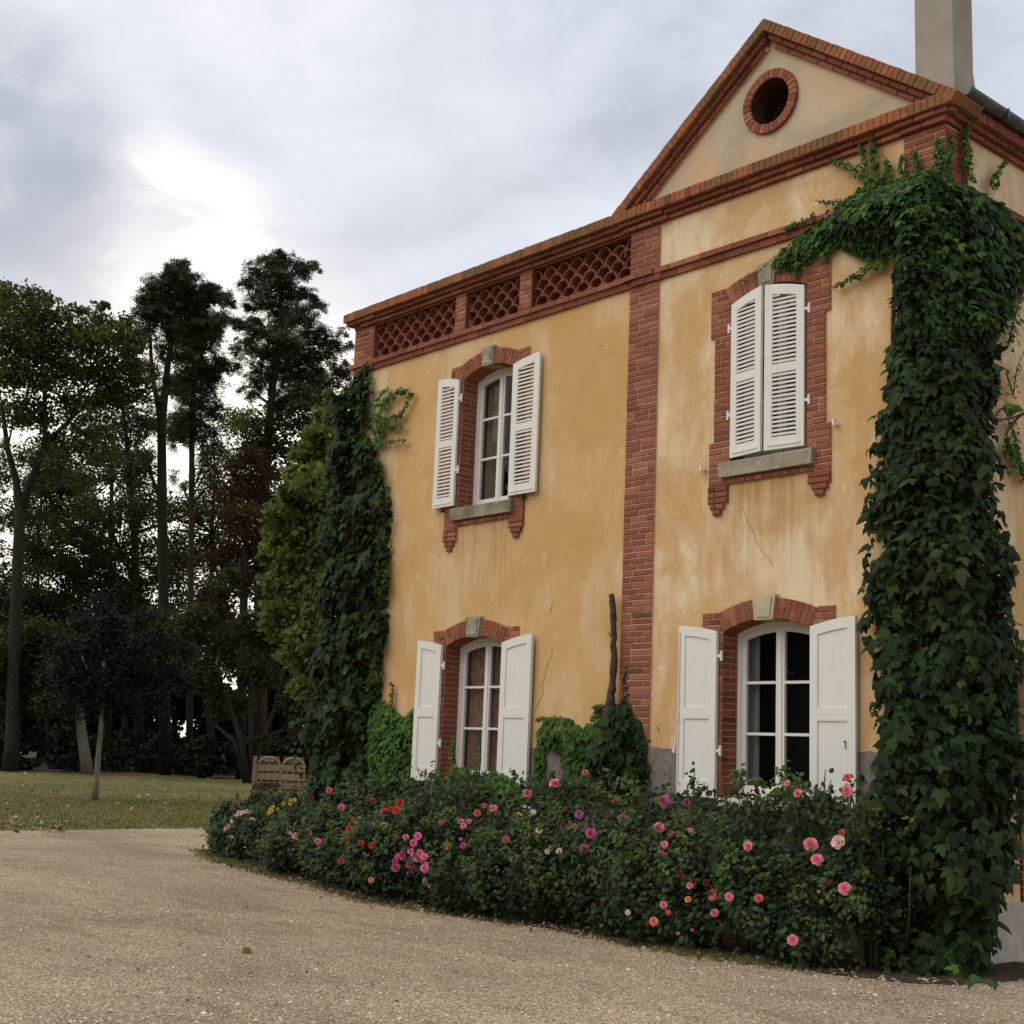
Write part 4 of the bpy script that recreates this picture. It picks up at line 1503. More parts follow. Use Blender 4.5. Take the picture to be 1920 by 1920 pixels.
# the big ivy on the right corner
ivy = thing('ivy', 'huge dark green ivy climbing the right corner of the house', 'climbing plant', (XR, D, 0), 'ivy on the house')
zk = [0.0, 0.22, 0.89, 1.35, 1.81, 2.13, 2.56, 3.18, 3.71, 4.06, 4.40, 5.19, 5.49, 6.0]
xl = [-7.08, -7.10, -7.06, -7.04, -6.99, -7.00, -7.03, -7.13, -7.02, -7.08, -7.02, -6.96, -6.90, -6.86]
zr = [-0.1, 0.6, 1.22, 2.33, 3.02, 3.73, 4.19, 5.2, 5.75, 6.3]
yr = [10.78, 10.92, 11.18, 11.34, 11.28, 11.20, 11.06, 11.20, 11.32, 11.5]
sets = []
N = 9000
z = rng.uniform(0.02, 6.2, N)
z = np.where(rng.uniform(0, 1, N) < 0.22, rng.uniform(4.3, 6.2, N), z)
xa_, yb_ = np.interp(z, zk, xl), np.interp(z, zr, yr)
s0, s1 = xa_ - XR, yb_ - D
s = s0 + (s1 - s0) * rng.uniform(0, 1, N)
wob = 0.03 * np.sin(z * 9) + 0.02 * np.sin(z * 23 + 1)
# keep a few bare patches where the brick shows
P = np.stack([s, z], 1)
bare = (np.abs(s + 0.22) < 0.06) & (np.abs(z - 5.35) < 0.13)
thick = np.interp(z, [0, 0.6, 1.3, 2.4, 3.8, 5.5, 6.3], [0.66, 0.60, 0.46, 0.36, 0.30, 0.24, 0.34])
edge = np.minimum((s - s0), (s1 - s)) / 0.22
prof = np.clip(edge, 0.25, 1) ** 0.6
lay = 1 - rng.uniform(0, 1, N) ** 1.25 * 0.92
off = 0.03 + thick * prof * lay * (1 + 0.35 * np.sin(z * 5.3 + s * 7) * np.sin(s * 9 - z * 2.1))
ang = np.interp(s, [-0.22, 0.22], [0.0, math.pi / 2])
outv = np.stack([np.sin(ang), -np.cos(ang), 0 * ang], 1)
base = np.stack([np.where(s < 0, XR + s, XR), np.where(s < 0, D, D + s), z], 1)
base[:, 0] += wob * (s < 0)
pos = base + outv * off[:, None]
sz = np.interp(z, [0, 2.5, 4.5, 6.2], [0.120, 0.115, 0.104, 0.088]) * np.clip(rng.lognormal(0, 0.28, N), 0.45, 1.6)
k = ~bare
sz = sz * np.where(rng.uniform(0, 1, N) < 0.2, 0.6, 1.0)
mid_ = rng.uniform(0, 1, N) < np.interp(z, [0, 3, 6.2], [0.06, 0.12, 0.34])
sets.append((pos[k & ~mid_], (outv + UP * 0.5)[k & ~mid_], sz[k & ~mid_], 'ivy', 0.46, 0.7))
sets.append((pos[k & mid_], (outv + UP * 0.55)[k & mid_], sz[k & mid_] * 0.9, 'ivy_mid', 0.42, 0.6))
# ragged leaves on the outline
N = 240
z = rng.uniform(0.3, 4.9, N)
lft = rng.uniform(0, 1, N) < 0.55
pos = np.where(lft[:, None], np.stack([np.interp(z, zk, xl) - rng.uniform(0.0, 0.13, N), D - rng.uniform(0.05, 0.22, N), z], 1),
               np.stack([XR + rng.uniform(0.05, 0.25, N), np.interp(z, zr, yr) + rng.uniform(-0.05, 0.12, N), z], 1))
nrm = np.where(lft[:, None], np.array([-0.3, -1, 0.4]), np.array([1.0, -0.1, 0.4]))
sets.append((pos, nrm, 0.125 * rng.uniform(0.6, 1.2, N), 'ivy', 0.4, 0.7))
# the spreading top
top_px = [(1425, 492), (1470, 452), (1540, 398), (1600, 348), (1665, 332), (1720, 318), (1772, 300), (1800, 420), (1790, 560), (1690, 570), (1668, 480), (1610, 480), (1560, 458), (1500, 492), (1450, 505)]
tp = [tuple(onwall(x, y, D - 0.12)[[0, 2]]) for x, y in top_px]
n = 3100
q = poly_sample(tp, n)
ed = edge_dist(q, tp)
dpt = 0.03 + np.clip(ed / 0.35, 0.12, 1) * 0.42 * np.interp(q[:, 0], [-8.2, -7.3, -6.9], [0.3, 0.55, 1.0]) * (1 - rng.uniform(0, 1, n) ** 2 * 0.8)
pos = np.stack([q[:, 0], D - dpt, q[:, 1]], 1)
szs = np.interp(ed, [0, 0.1, 0.4], [0.055, 0.075, 0.10]) * rng.uniform(0.7, 1.25, n)
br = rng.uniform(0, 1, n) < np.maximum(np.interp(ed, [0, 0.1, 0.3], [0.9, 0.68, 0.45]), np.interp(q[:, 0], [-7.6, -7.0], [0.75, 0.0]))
nr = np.tile(np.array([0.0, -1, 0.7]), (n, 1))
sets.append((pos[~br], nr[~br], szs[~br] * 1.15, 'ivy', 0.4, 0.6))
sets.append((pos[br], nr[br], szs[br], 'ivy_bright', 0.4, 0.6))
side_px = [(1765, 300), (1820, 325), (1860, 345), (1925, 410), (1940, 480), (1925, 560), (1900, 600), (1885, 660), (1780, 660)]
sp = [tuple(onside(x, y, XR + 0.2)[[1, 2]]) for x, y in side_px]
n = 2200
q = poly_sample(sp, n)
ed = edge_dist(q, sp)
dpt = 0.02 + np.clip(ed / 0.3, 0.1, 1) * 0.34 * (1 - rng.uniform(0, 1, n) ** 2 * 0.8)
pos = np.stack([XR + dpt, q[:, 0], q[:, 1]], 1)
szs = np.interp(ed, [0, 0.1, 0.4], [0.055, 0.08, 0.10]) * rng.uniform(0.7, 1.25, n)
br = rng.uniform(0, 1, n) < 0.52
nr = np.tile(np.array([1.0, -0.35, 0.7]), (n, 1))
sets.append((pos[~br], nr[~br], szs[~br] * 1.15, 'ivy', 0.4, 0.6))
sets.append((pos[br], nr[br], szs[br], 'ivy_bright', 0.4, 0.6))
stems = ivy
for px, n, size, spr in (
        ([(1655, 350), (1640, 310), (1640, 275), (1642, 245)], 110, 0.055, 0.035), ([(1640, 345), (1610, 322), (1585, 308), (1560, 300)], 90, 0.05, 0.035),
        ([(1700, 345), (1690, 312), (1695, 288)], 60, 0.05, 0.025), ([(1760, 330), (1765, 290), (1762, 262)], 110, 0.055, 0.04),
        ([(1680, 470), (1650, 495), (1610, 515), (1565, 540)], 90, 0.065, 0.03), ([(1500, 490), (1498, 505), (1495, 520)], 30, 0.05, 0.03),
        ([(1560, 455), (1548, 475), (1545, 490)], 45, 0.05, 0.03), ([(1470, 495), (1440, 500), (1405, 520), (1390, 528)], 22, 0.04, 0.02),
        ([(1600, 375), (1560, 380), (1535, 378)], 26, 0.045, 0.015), ([(1530, 405), (1500, 420), (1470, 432)], 60, 0.05, 0.03), ([(1720, 325), (1722, 300), (1716, 282)], 50, 0.05, 0.025), ([(1775, 310), (1785, 280), (1782, 255)], 80, 0.055, 0.035), ([(1660, 335), (1668, 312), (1662, 296)], 50, 0.05, 0.03), ([(1620, 330), (1625, 300), (1615, 275)], 60, 0.045, 0.04)):
    sets.append(tendril(px, ('f', D - 0.05), n, size, spr, stems=stems))
for px, n, size, spr in (
        ([(1815, 330), (1808, 290), (1805, 250), (1812, 225)], 150, 0.06, 0.04), ([(1855, 350), (1870, 320), (1885, 300)], 70, 0.055, 0.03),
        ([(1890, 640), (1905, 580), (1915, 540), (1922, 500)], 120, 0.055, 0.06), ([(1885, 700), (1898, 740), (1905, 690), (1918, 660)], 40, 0.05, 0.05),
        ([(1885, 830), (1900, 860), (1915, 880), (1930, 895)], 150, 0.065, 0.07), ([(1880, 760), (1895, 800), (1905, 850)], 60, 0.06, 0.04),
        ([(1860, 250), (1890, 275), (1915, 290)], 22, 0.05, 0.03)):
    sets.append(tendril(px, ('s', XR + 0.06), n, size, spr, stems=stems))
# a bare woody shoot leaning out from the side
for px, r in (([(1862, 785), (1875, 768), (1892, 762), (1902, 764)], 0.012), ([(1872, 788), (1900, 783), (1925, 772)], 0.010), ([(1886, 815), (1895, 797), (1910, 782), (1925, 773)], 0.012)):
    MB().tube([onside(x, y, XR + 0.42) for x, y in px], r, 6).build('shoot', M['vine'], ivy)
pp = np.array([onside(x, y, XR + 0.44) for x, y in ((1893, 757), (1903, 760), (1912, 766))])
sets.append((pp, np.tile(np.array([0.6, -0.8, 0.6]), (3, 1)), np.array([0.10, 0.13, 0.09]), 'ivy_bright', 0.2, 0.5))
# light leaves at the foot
pp = np.array([onground(x, y, 0.12) for x, y in ((1795, 1815), (1830, 1830), (1850, 1838), (1818, 1842), (1865, 1842))])
sets.append((pp, np.tile(np.array([0.4, -0.8, 0.9]), (5, 1)), np.array([0.10, 0.09, 0.08, 0.06, 0.06]), 'ivy_bright', 0.3, 0.8))
leaf_sets(ivy, sets, 290, None)
m = MB()
for k in range(5):
    zz = np.linspace(0, 6.6, 16)
    xx = XR - 0.10 - 0.09 * k + 0.05 * np.sin(zz * 1.7 + k * 2)
    m.tube([(x, D - 0.055 - 0.01 * k, z_) for x, z_ in zip(xx, zz)], [0.035 * (1 - 0.08 * i / 2) + 0.004 for i in range(16)], 6)
m.build('stem', M['vine'], ivy)

# ivy on the far left corner
ivy2 = thing('ivy', 'tall dark ivy column on the far left corner with light green shoots', 'climbing plant', (XL, D, 0), 'ivy on the house')
zk2 = [0.2, 1.03, 2.12, 2.4, 2.96, 3.87, 4.38, 4.82, 5.34, 5.9, 6.4, 6.9]
xr2 = [-14.95, -14.92, -14.95, -14.85, -14.76, -14.76, -14.82, -14.84, -15.06, -15.38, -15.50, -15.56]
xl2 = [-16.3, -16.33, -16.36, -16.36, -16.4, -16.47, -16.44, -16.42, -16.31, -16.2, -15.9, -15.62]
N = 5600
z = rng.uniform(0.1, 6.9, N)
a, b = np.interp(z, zk2, xl2) + 0.05 * np.sin(z * 7), np.interp(z, zk2, xr2) + 0.04 * np.sin(z * 8 + 1) + 0.03 * np.sin(z * 21)
u = rng.uniform(0, 1, N)
x = a + (b - a) * u
edge = np.minimum(u, 1 - u) * 2
offy = np.where(x > XL, 0.05 + 0.30 * np.sqrt(np.clip((b - x) / 0.5, 0.05, 1)), 0.33 - 0.5 * np.clip((XL - x) / 0.5, 0, 1.4)) - rng.uniform(0, 1, N) ** 1.6 * 0.25 + 0.13 * np.sin(z * 4.7 + x * 6) * np.sin(x * 8 - z * 2)
pos = np.stack([x, D - offy, z], 1)
nrm = np.stack([np.where(x > XL, 0.25 * (u - 0.6), -0.5 * (XL - x)), -np.ones(N), 0.55 * np.ones(N)], 1)
bare = (np.abs(x - (-15.55)) < 0.13) & (np.abs(z - 5.05) < 0.7) | (np.abs(x + 15.5) < 0.1) & (z > 6.0) & (z < 6.6)
k = ~bare | (rng.uniform(0, 1, N) < 0.12)
sz = 0.112 * np.clip(rng.lognormal(0, 0.34, N), 0.4, 1.8)
lt = rng.uniform(0, 1, N) < np.clip(np.where(x < -15.95, 0.5, 0.14) + np.clip((z - 5.2) * 0.25, 0, 0.35), 0, 1)
sets = [(pos[k & ~lt], nrm[k & ~lt], sz[k & ~lt], 'ivy', 0.42, 0.6), (pos[k & lt], nrm[k & lt], sz[k & lt], 'ivy_mid', 0.42, 0.6)]
N = 620
z = rng.uniform(0.5, 6.7, N)
sd = rng.uniform(0, 1, N) < 0.6
x = np.where(sd, np.interp(z, zk2, xl2) - np.abs(rng.normal(0, 0.13, N)), np.interp(z, zk2, xr2) + np.abs(rng.normal(0, 0.05, N)))
pos = np.stack([x, np.where(sd, D - rng.uniform(-0.5, 0.3, N), D - rng.uniform(0.04, 0.22, N)), z], 1)
sets.append((pos, np.tile(np.array([0.0, -1, 0.5]), (N, 1)), 0.11 * rng.uniform(0.6, 1.2, N), 'ivy_mid', 0.5, 0.8))
stems = ivy2
for px, n, size, spr in (
        ([(705, 800), (720, 760), (745, 735), (770, 730)], 130, 0.07, 0.05), ([(705, 830), (725, 790), (755, 775), (775, 738)], 130, 0.07, 0.05),
        ([(700, 810), (730, 800), (758, 800)], 80, 0.06, 0.03), ([(700, 830), (735, 828), (762, 825)], 80, 0.06, 0.025),
        ([(700, 860), (720, 875), (715, 895)], 50, 0.06, 0.04), ([(700, 780), (710, 745), (730, 728)], 70, 0.06, 0.05), ([(690, 720), (680, 700), (690, 680)], 70, 0.08, 0.06)):
    sets.append(tendril(px, ('f', D - 0.06), n, size, spr, stems=stems))
leaf_sets(ivy2, sets, 200, None)
m = MB()
for k in range(3):
    zz = np.linspace(0, 6.6, 14)
    m.tube([(-15.68 + 0.08 * k + 0.05 * math.sin(z_ * 1.3 + k), D - 0.06, z_) for z_ in zz], [0.04 - 0.002 * i for i in range(14)], 6)
m.build('stem', M['vine'], ivy2)


def creeper(label, polys, loc, single=0, stem_px=None):
    pl = thing('creeper', label, 'climbing plant', loc, 'creepers at the foot of the wall')
    sets = []
    st = pl
    for px, n, size, mt, deep_ in polys:
        poly = [tuple(onwall(x, y, D - 0.06)[[0, 2]]) for x, y in px]
        q = poly_sample(poly, n)
        ed = edge_dist(q, poly)
        dpt = 0.02 + np.clip(ed / 0.25, 0.1, 1) * deep_ * (1 - rng.uniform(0, 1, n) ** 2 * 0.8)
        pos = np.stack([q[:, 0], D - dpt, q[:, 1]], 1)
        sets.append((pos, np.tile(np.array([0.05, -1, 0.6]), (n, 1)), size * rng.uniform(0.65, 1.25, n), mt, 0.38, 0.6))
    for px, n, size, spr in (stem_px or ()):
        sets.append(tendril(px, ('f', D - 0.04), n, size, spr, stems=st))
    leaf_sets(pl, sets, single, None)
    return pl


creeper('bright green creeper left of the reddish curtained window', [
    ([(688, 1320), (705, 1305), (730, 1325), (752, 1345), (775, 1325), (778, 1470), (815, 1500), (688, 1500)], 1150, 0.085, 'ivy_bright', 0.16),
    ([(688, 1340), (760, 1345), (775, 1470), (800, 1500), (690, 1500)], 450, 0.09, 'ivy', 0.10)],
    (-14.4, D - 0.1, 0), 0, [([(695, 1320), (700, 1290), (722, 1262)], 40, 0.05, 0.03), ([(735, 1330), (738, 1300), (736, 1278)], 35, 0.05, 0.02), ([(705, 1320), (690, 1290), (688, 1275)], 40, 0.05, 0.03)])
creeper('low green creeper under the reddish curtained window', [
    ([(822, 1470), (850, 1435), (880, 1440), (905, 1455), (935, 1430), (1000, 1465), (1010, 1520), (815, 1520)], 900, 0.075, 'ivy_bright', 0.18),
    ([(822, 1475), (860, 1445), (1000, 1470), (1010, 1520), (815, 1520)], 500, 0.08, 'ivy', 0.22)],
    (-12.6, D - 0.1, 0), 0, [([(855, 1450), (850, 1410), (855, 1380)], 50, 0.06, 0.02), ([(900, 1450), (903, 1410), (900, 1375)], 40, 0.05, 0.015)])
c = creeper('creeper with a dead stump vine beside the middle pilaster', [
    ([(1002, 1375), (1030, 1345), (1055, 1342), (1085, 1365), (1118, 1352), (1128, 1330), (1150, 1350), (1120, 1390), (1100, 1395), (1095, 1490), (1060, 1490), (1050, 1405), (1010, 1398)], 900, 0.075, 'ivy_bright', 0.16),
    ([(1120, 1372), (1140, 1330), (1165, 1310), (1190, 1350), (1207, 1400), (1208, 1480), (1160, 1490), (1108, 1480), (1112, 1400)], 520, 0.13, 'ivy', 0.34),
    ([(1000, 1400), (1020, 1400), (1012, 1500), (1000, 1500)], 120, 0.07, 'ivy_bright', 0.1),
    ([(1158, 1340), (1168, 1240), (1172, 1240), (1175, 1340)], 60, 0.045, 'ivy', 0.04)],
    (-10.6, D - 0.2, 0), 120, [([(1118, 1350), (1125, 1325), (1135, 1322)], 50, 0.07, 0.04), ([(1040, 1350), (1020, 1345), (1008, 1350)], 30, 0.06, 0.02)])
P = [onwall(x, y, D - 0.10) for x, y in ((1128, 1430), (1135, 1380), (1143, 1330), (1149, 1280), (1151, 1230), (1150, 1180), (1150, 1145), (1146, 1115))]
m = MB()
PP = np.array(P)
tt = np.linspace(0, len(P) - 1, 34)
ctr = np.stack([np.interp(tt, range(len(P)), PP[:, k]) for k in range(3)], 1) + rng.normal(0, 0.005, (34, 3)) * np.array([1, 0.4, 0.2])
rad = np.interp(tt, range(len(P)), [0.11, 0.085, 0.06, 0.038, 0.036, 0.033, 0.034, 0.031]) * rng.uniform(0.86, 1.14, 34)
m.tube(list(ctr), list(rad), 9)
for k_, dx in ((16, 0.07), (22, -0.06), (27, 0.05), (31, 0.06)):
    m.tube([ctr[k_], ctr[k_] + np.array([dx * 0.6, -0.02, 0.02]), ctr[k_] + np.array([dx, -0.03, 0.06])], [0.014, 0.010, 0.006], 5)
m.build('stem', M['vine'], c, smooth=True)

# ------------------------------------------------------------------ roses
TOPX = [-18.3, -17.2, -16.1, -14.6, -13.4, -12.0, -11.0, -10.2, -9.1, -8.2, -7.5, -6.7, -6.2]
TOPZ = [0.70, 0.83, 0.86, 1.05, 1.07, 1.22, 1.25, 1.25, 1.18, 1.32, 1.30, 1.18, 0.95]


def hedge_top(x):
    return np.interp(x, TOPX, TOPZ)


def lump(x, z):
    return 0.13 * np.sin(x * 3.7 + 1.6 * np.sin(z * 3.3 + x)) + 0.08 * np.sin(x * 8.3 + z * 6 + np.sin(x * 2.2) * 2) + 0.05 * np.sin(z * 12 + x * 5)


def hedge_face(x, z):
    """front surface y of the planting at x, z"""
    f = np.clip(z / hedge_top(x), 0, 1.0)
    yf = np.interp(x, [p[0] for p in BEDF], [p[1] for p in BEDF])
    return yf + 0.16 - 0.12 * np.sin(f * math.pi * 0.9) + 0.75 * f ** 2.6 + lump(x, z)


BUSH = [  # photo x, label
    (430, 'low rose bush with a spray of pale pink blooms at the far end'),
    (520, 'bush with yellow flowers by the wooden fence'),
    (590, 'rose bush with few small pink blooms below the far ivy'),
    (660, 'rose bush with scattered orange red blooms'),
    (735, 'rose bush with bright red blooms by the far shutter'),
    (785, 'rose bush with the dense cluster of bright pink blooms'),
    (885, 'rose bush with coral pink blooms under the reddish curtained window'),
    (985, 'rose bush with white and pink blooms right of the chipped shutter'),
    (1095, 'rose bush with mauve and magenta blooms'),
    (1240, 'rose bush with magenta bloom above peach buds by the pilaster'),
    (1350, 'rose bush with low pink blooms under the corded shutter'),
    (1440, 'sparse rose bush with two buds under the grey curtained window'),
    (1560, 'tall rose bush with large pale pink blooms next to the big ivy')]
BX = [float(onwall(px, 1560, 9.4)[0]) for px, _l in BUSH]
bounds = [-18.6] + [(a + b) / 2 for a, b in zip(BX[:-1], BX[1:])] + [-6.66]
bushes = []
for i, (px, lab) in enumerate(BUSH):
    x = BX[i]
    b = thing('rose_bush' if i != 1 else 'flower_bush', lab, 'rose bush' if i != 1 else 'flower bush', (x, bed_front(x) + 0.7, 0), 'rose bushes along the wall')
    bushes.append(b)
    x0, x1 = bounds[i] - 0.12, bounds[i + 1] + 0.12
    n = int(3600 * (x1 - x0) + 300)
    xs = rng.uniform(x0, x1, n)
    dip = np.clip(np.abs(xs - (bounds[i] + bounds[i + 1]) / 2) / ((bounds[i + 1] - bounds[i]) / 2), 0, 1.2)
    tz = hedge_top(xs) * (1.06 + 0.09 * np.sin(xs * 6.1 + 1) + 0.05 * np.sin(xs * 17 + i) - 0.27 * dip ** 3)
    f = rng.uniform(0.02, 1.0, n)
    zs = f * tz
    ys = hedge_face(xs, np.minimum(zs, hedge_top(xs))) + 0.16 * dip ** 3 + np.abs(rng.normal(0, 0.14, n)) - 0.06 + np.where(f > 0.8, rng.uniform(0, 0.7, n), 0)
    zs = np.where(f > 0.85, zs + rng.normal(0, 0.08, n), zs)
    ys = ys + np.where(rng.uniform(0, 1, n) < 0.12, -np.abs(rng.normal(0, 0.10, n)), 0)
    ys = np.minimum(ys, 10.55)
    pos = np.stack([xs, ys, np.maximum(zs, 0.03)], 1)
    nr = np.stack([rng.normal(0, 0.5, n), -0.8 + rng.normal(0, 0.4, n), 0.75 + rng.normal(0, 0.4, n)], 1)
    X, Y, Z = hang_basis(nr, 0.3, 1.2)
    hol = np.sin(xs * 5.1 + 2.0 * np.sin(zs * 4.1)) + np.sin(xs * 11.3 - zs * 7.7) * 0.7 + rng.normal(0, 0.5, n)
    keep = (hol > -1.15) & ((zs > 0.16) | (rng.uniform(0, 1, n) < 0.35))
    X, Y, Z, pos = X[keep], Y[keep], Z[keep], pos[keep]
    V, Fc = scatter(OVAL_V, OVAL_F, pos, X, Y, Z, 0.058 * rng.uniform(0.5, 1.5, len(pos)))
    # young sprays that stand out lighter
    sp_p = []
    for k in range(int(30 * (x1 - x0)) + 3):
        sx = rnd.uniform(x0, x1)
        sz_ = rnd.uniform(0.22, 1.16) * float(hedge_top(sx))
        c0 = np.array([sx, float(hedge_face(sx, min(sz_, float(hedge_top(sx))))) - 0.02, sz_])
        dv = np.array([rnd.uniform(-0.6, 0.6), -0.5, rnd.uniform(0.1, 0.9)])
        for q in range(14):
            sp_p.append(c0 + dv * rnd.uniform(-0.03, 0.17) + np.array([rnd.uniform(-0.05, 0.05), rnd.uniform(-0.03, 0.03), rnd.uniform(-0.05, 0.05)]))
    sp_p = np.array(sp_p)
    X, Y, Z = hang_basis(np.tile(np.array([0.1, -0.8, 0.8]), (len(sp_p), 1)), 0.45, 1.2)
    V2, F2 = scatter(OVAL_V, OVAL_F, sp_p, X, Y, Z, 0.055 * rng.uniform(0.6, 1.2, len(sp_p)))
    o2 = link('young_foliage', mesh_np('young_foliage', V2, F2, M['rose_leaf_light']), b)
    o2['kind'] = 'stuff'
    ob = link('foliage', mesh_np('foliage', V, Fc, M['rose_leaf']), b)
    ob['kind'] = 'stuff'
    m = MB()
    for k in range(9):
        xx = x + rnd.uniform(-0.5, 0.5) * (x1 - x0)
        yb = bed_front(x) + rnd.uniform(0.5, 0.9)
        zt = float(hedge_top(xx)) * rnd.uniform(0.7, 1.0)
        yt = float(hedge_face(xx, zt)) + 0.12
        m.tube([(x + (xx - x) * 0.4, yb, 0.0), (x + (xx - x) * 0.75, (yb + yt) / 2, zt * 0.55), (xx, yt, zt)], [0.012, 0.009, 0.005], 5)
    m.build('cane', M['cane'], b)


def rose_mesh(seed, layers=((6, 1.0, 0.22), (6, 0.82, 0.55), (5, 0.62, 0.85), (4, 0.42, 1.05), (3, 0.26, 1.2))):
    """open double rose, about 1 across, facing +z; cupped petals in whorls"""
    r_ = random.Random(seed)
    vs, fs = [], []
    for li, (n, rad, tilt) in enumerate(layers):
        for k in range(n):
            a0 = 2 * math.pi * (k + 0.5 * li + r_.uniform(-0.12, 0.12)) / n
            wd = math.pi / n * 1.35
            tl = tilt + r_.uniform(-0.12, 0.12)
            o = len(vs)
            for i, t in enumerate((0.12, 0.6, 1.0)):
                for j_, sgn in enumerate((-1, 0, 1)):
                    a = a0 + sgn * wd * (0.55 + 0.45 * math.sin(t * 2.0)) * (1.0 if t < 1 else 0.72)
                    rr = 0.5 * rad * t * math.cos(tl * 0.75) * (1.0 if sgn == 0 else 0.94)
                    zz = 0.5 * rad * (t ** 1.4) * math.sin(tl) - (0.05 * (t == 1.0) * (1.3 - tl)) + 0.02 * li + (0.04 if sgn else 0) * t
                    vs.append((rr * math.cos(a), rr * math.sin(a), zz))
            for i in range(2):
                for j_ in range(2):
                    q = o + i * 3 + j_
                    fs.append((q, q + 1, q + 4, q + 3))
    me = bpy.data.meshes.new('rose')
    me.from_pydata(vs, [], fs)
    me.polygons.foreach_set('use_smooth', np.ones(len(me.polygons), dtype=bool))
    me.update()
    me.materials.append(M['petal_pink'])
    return me


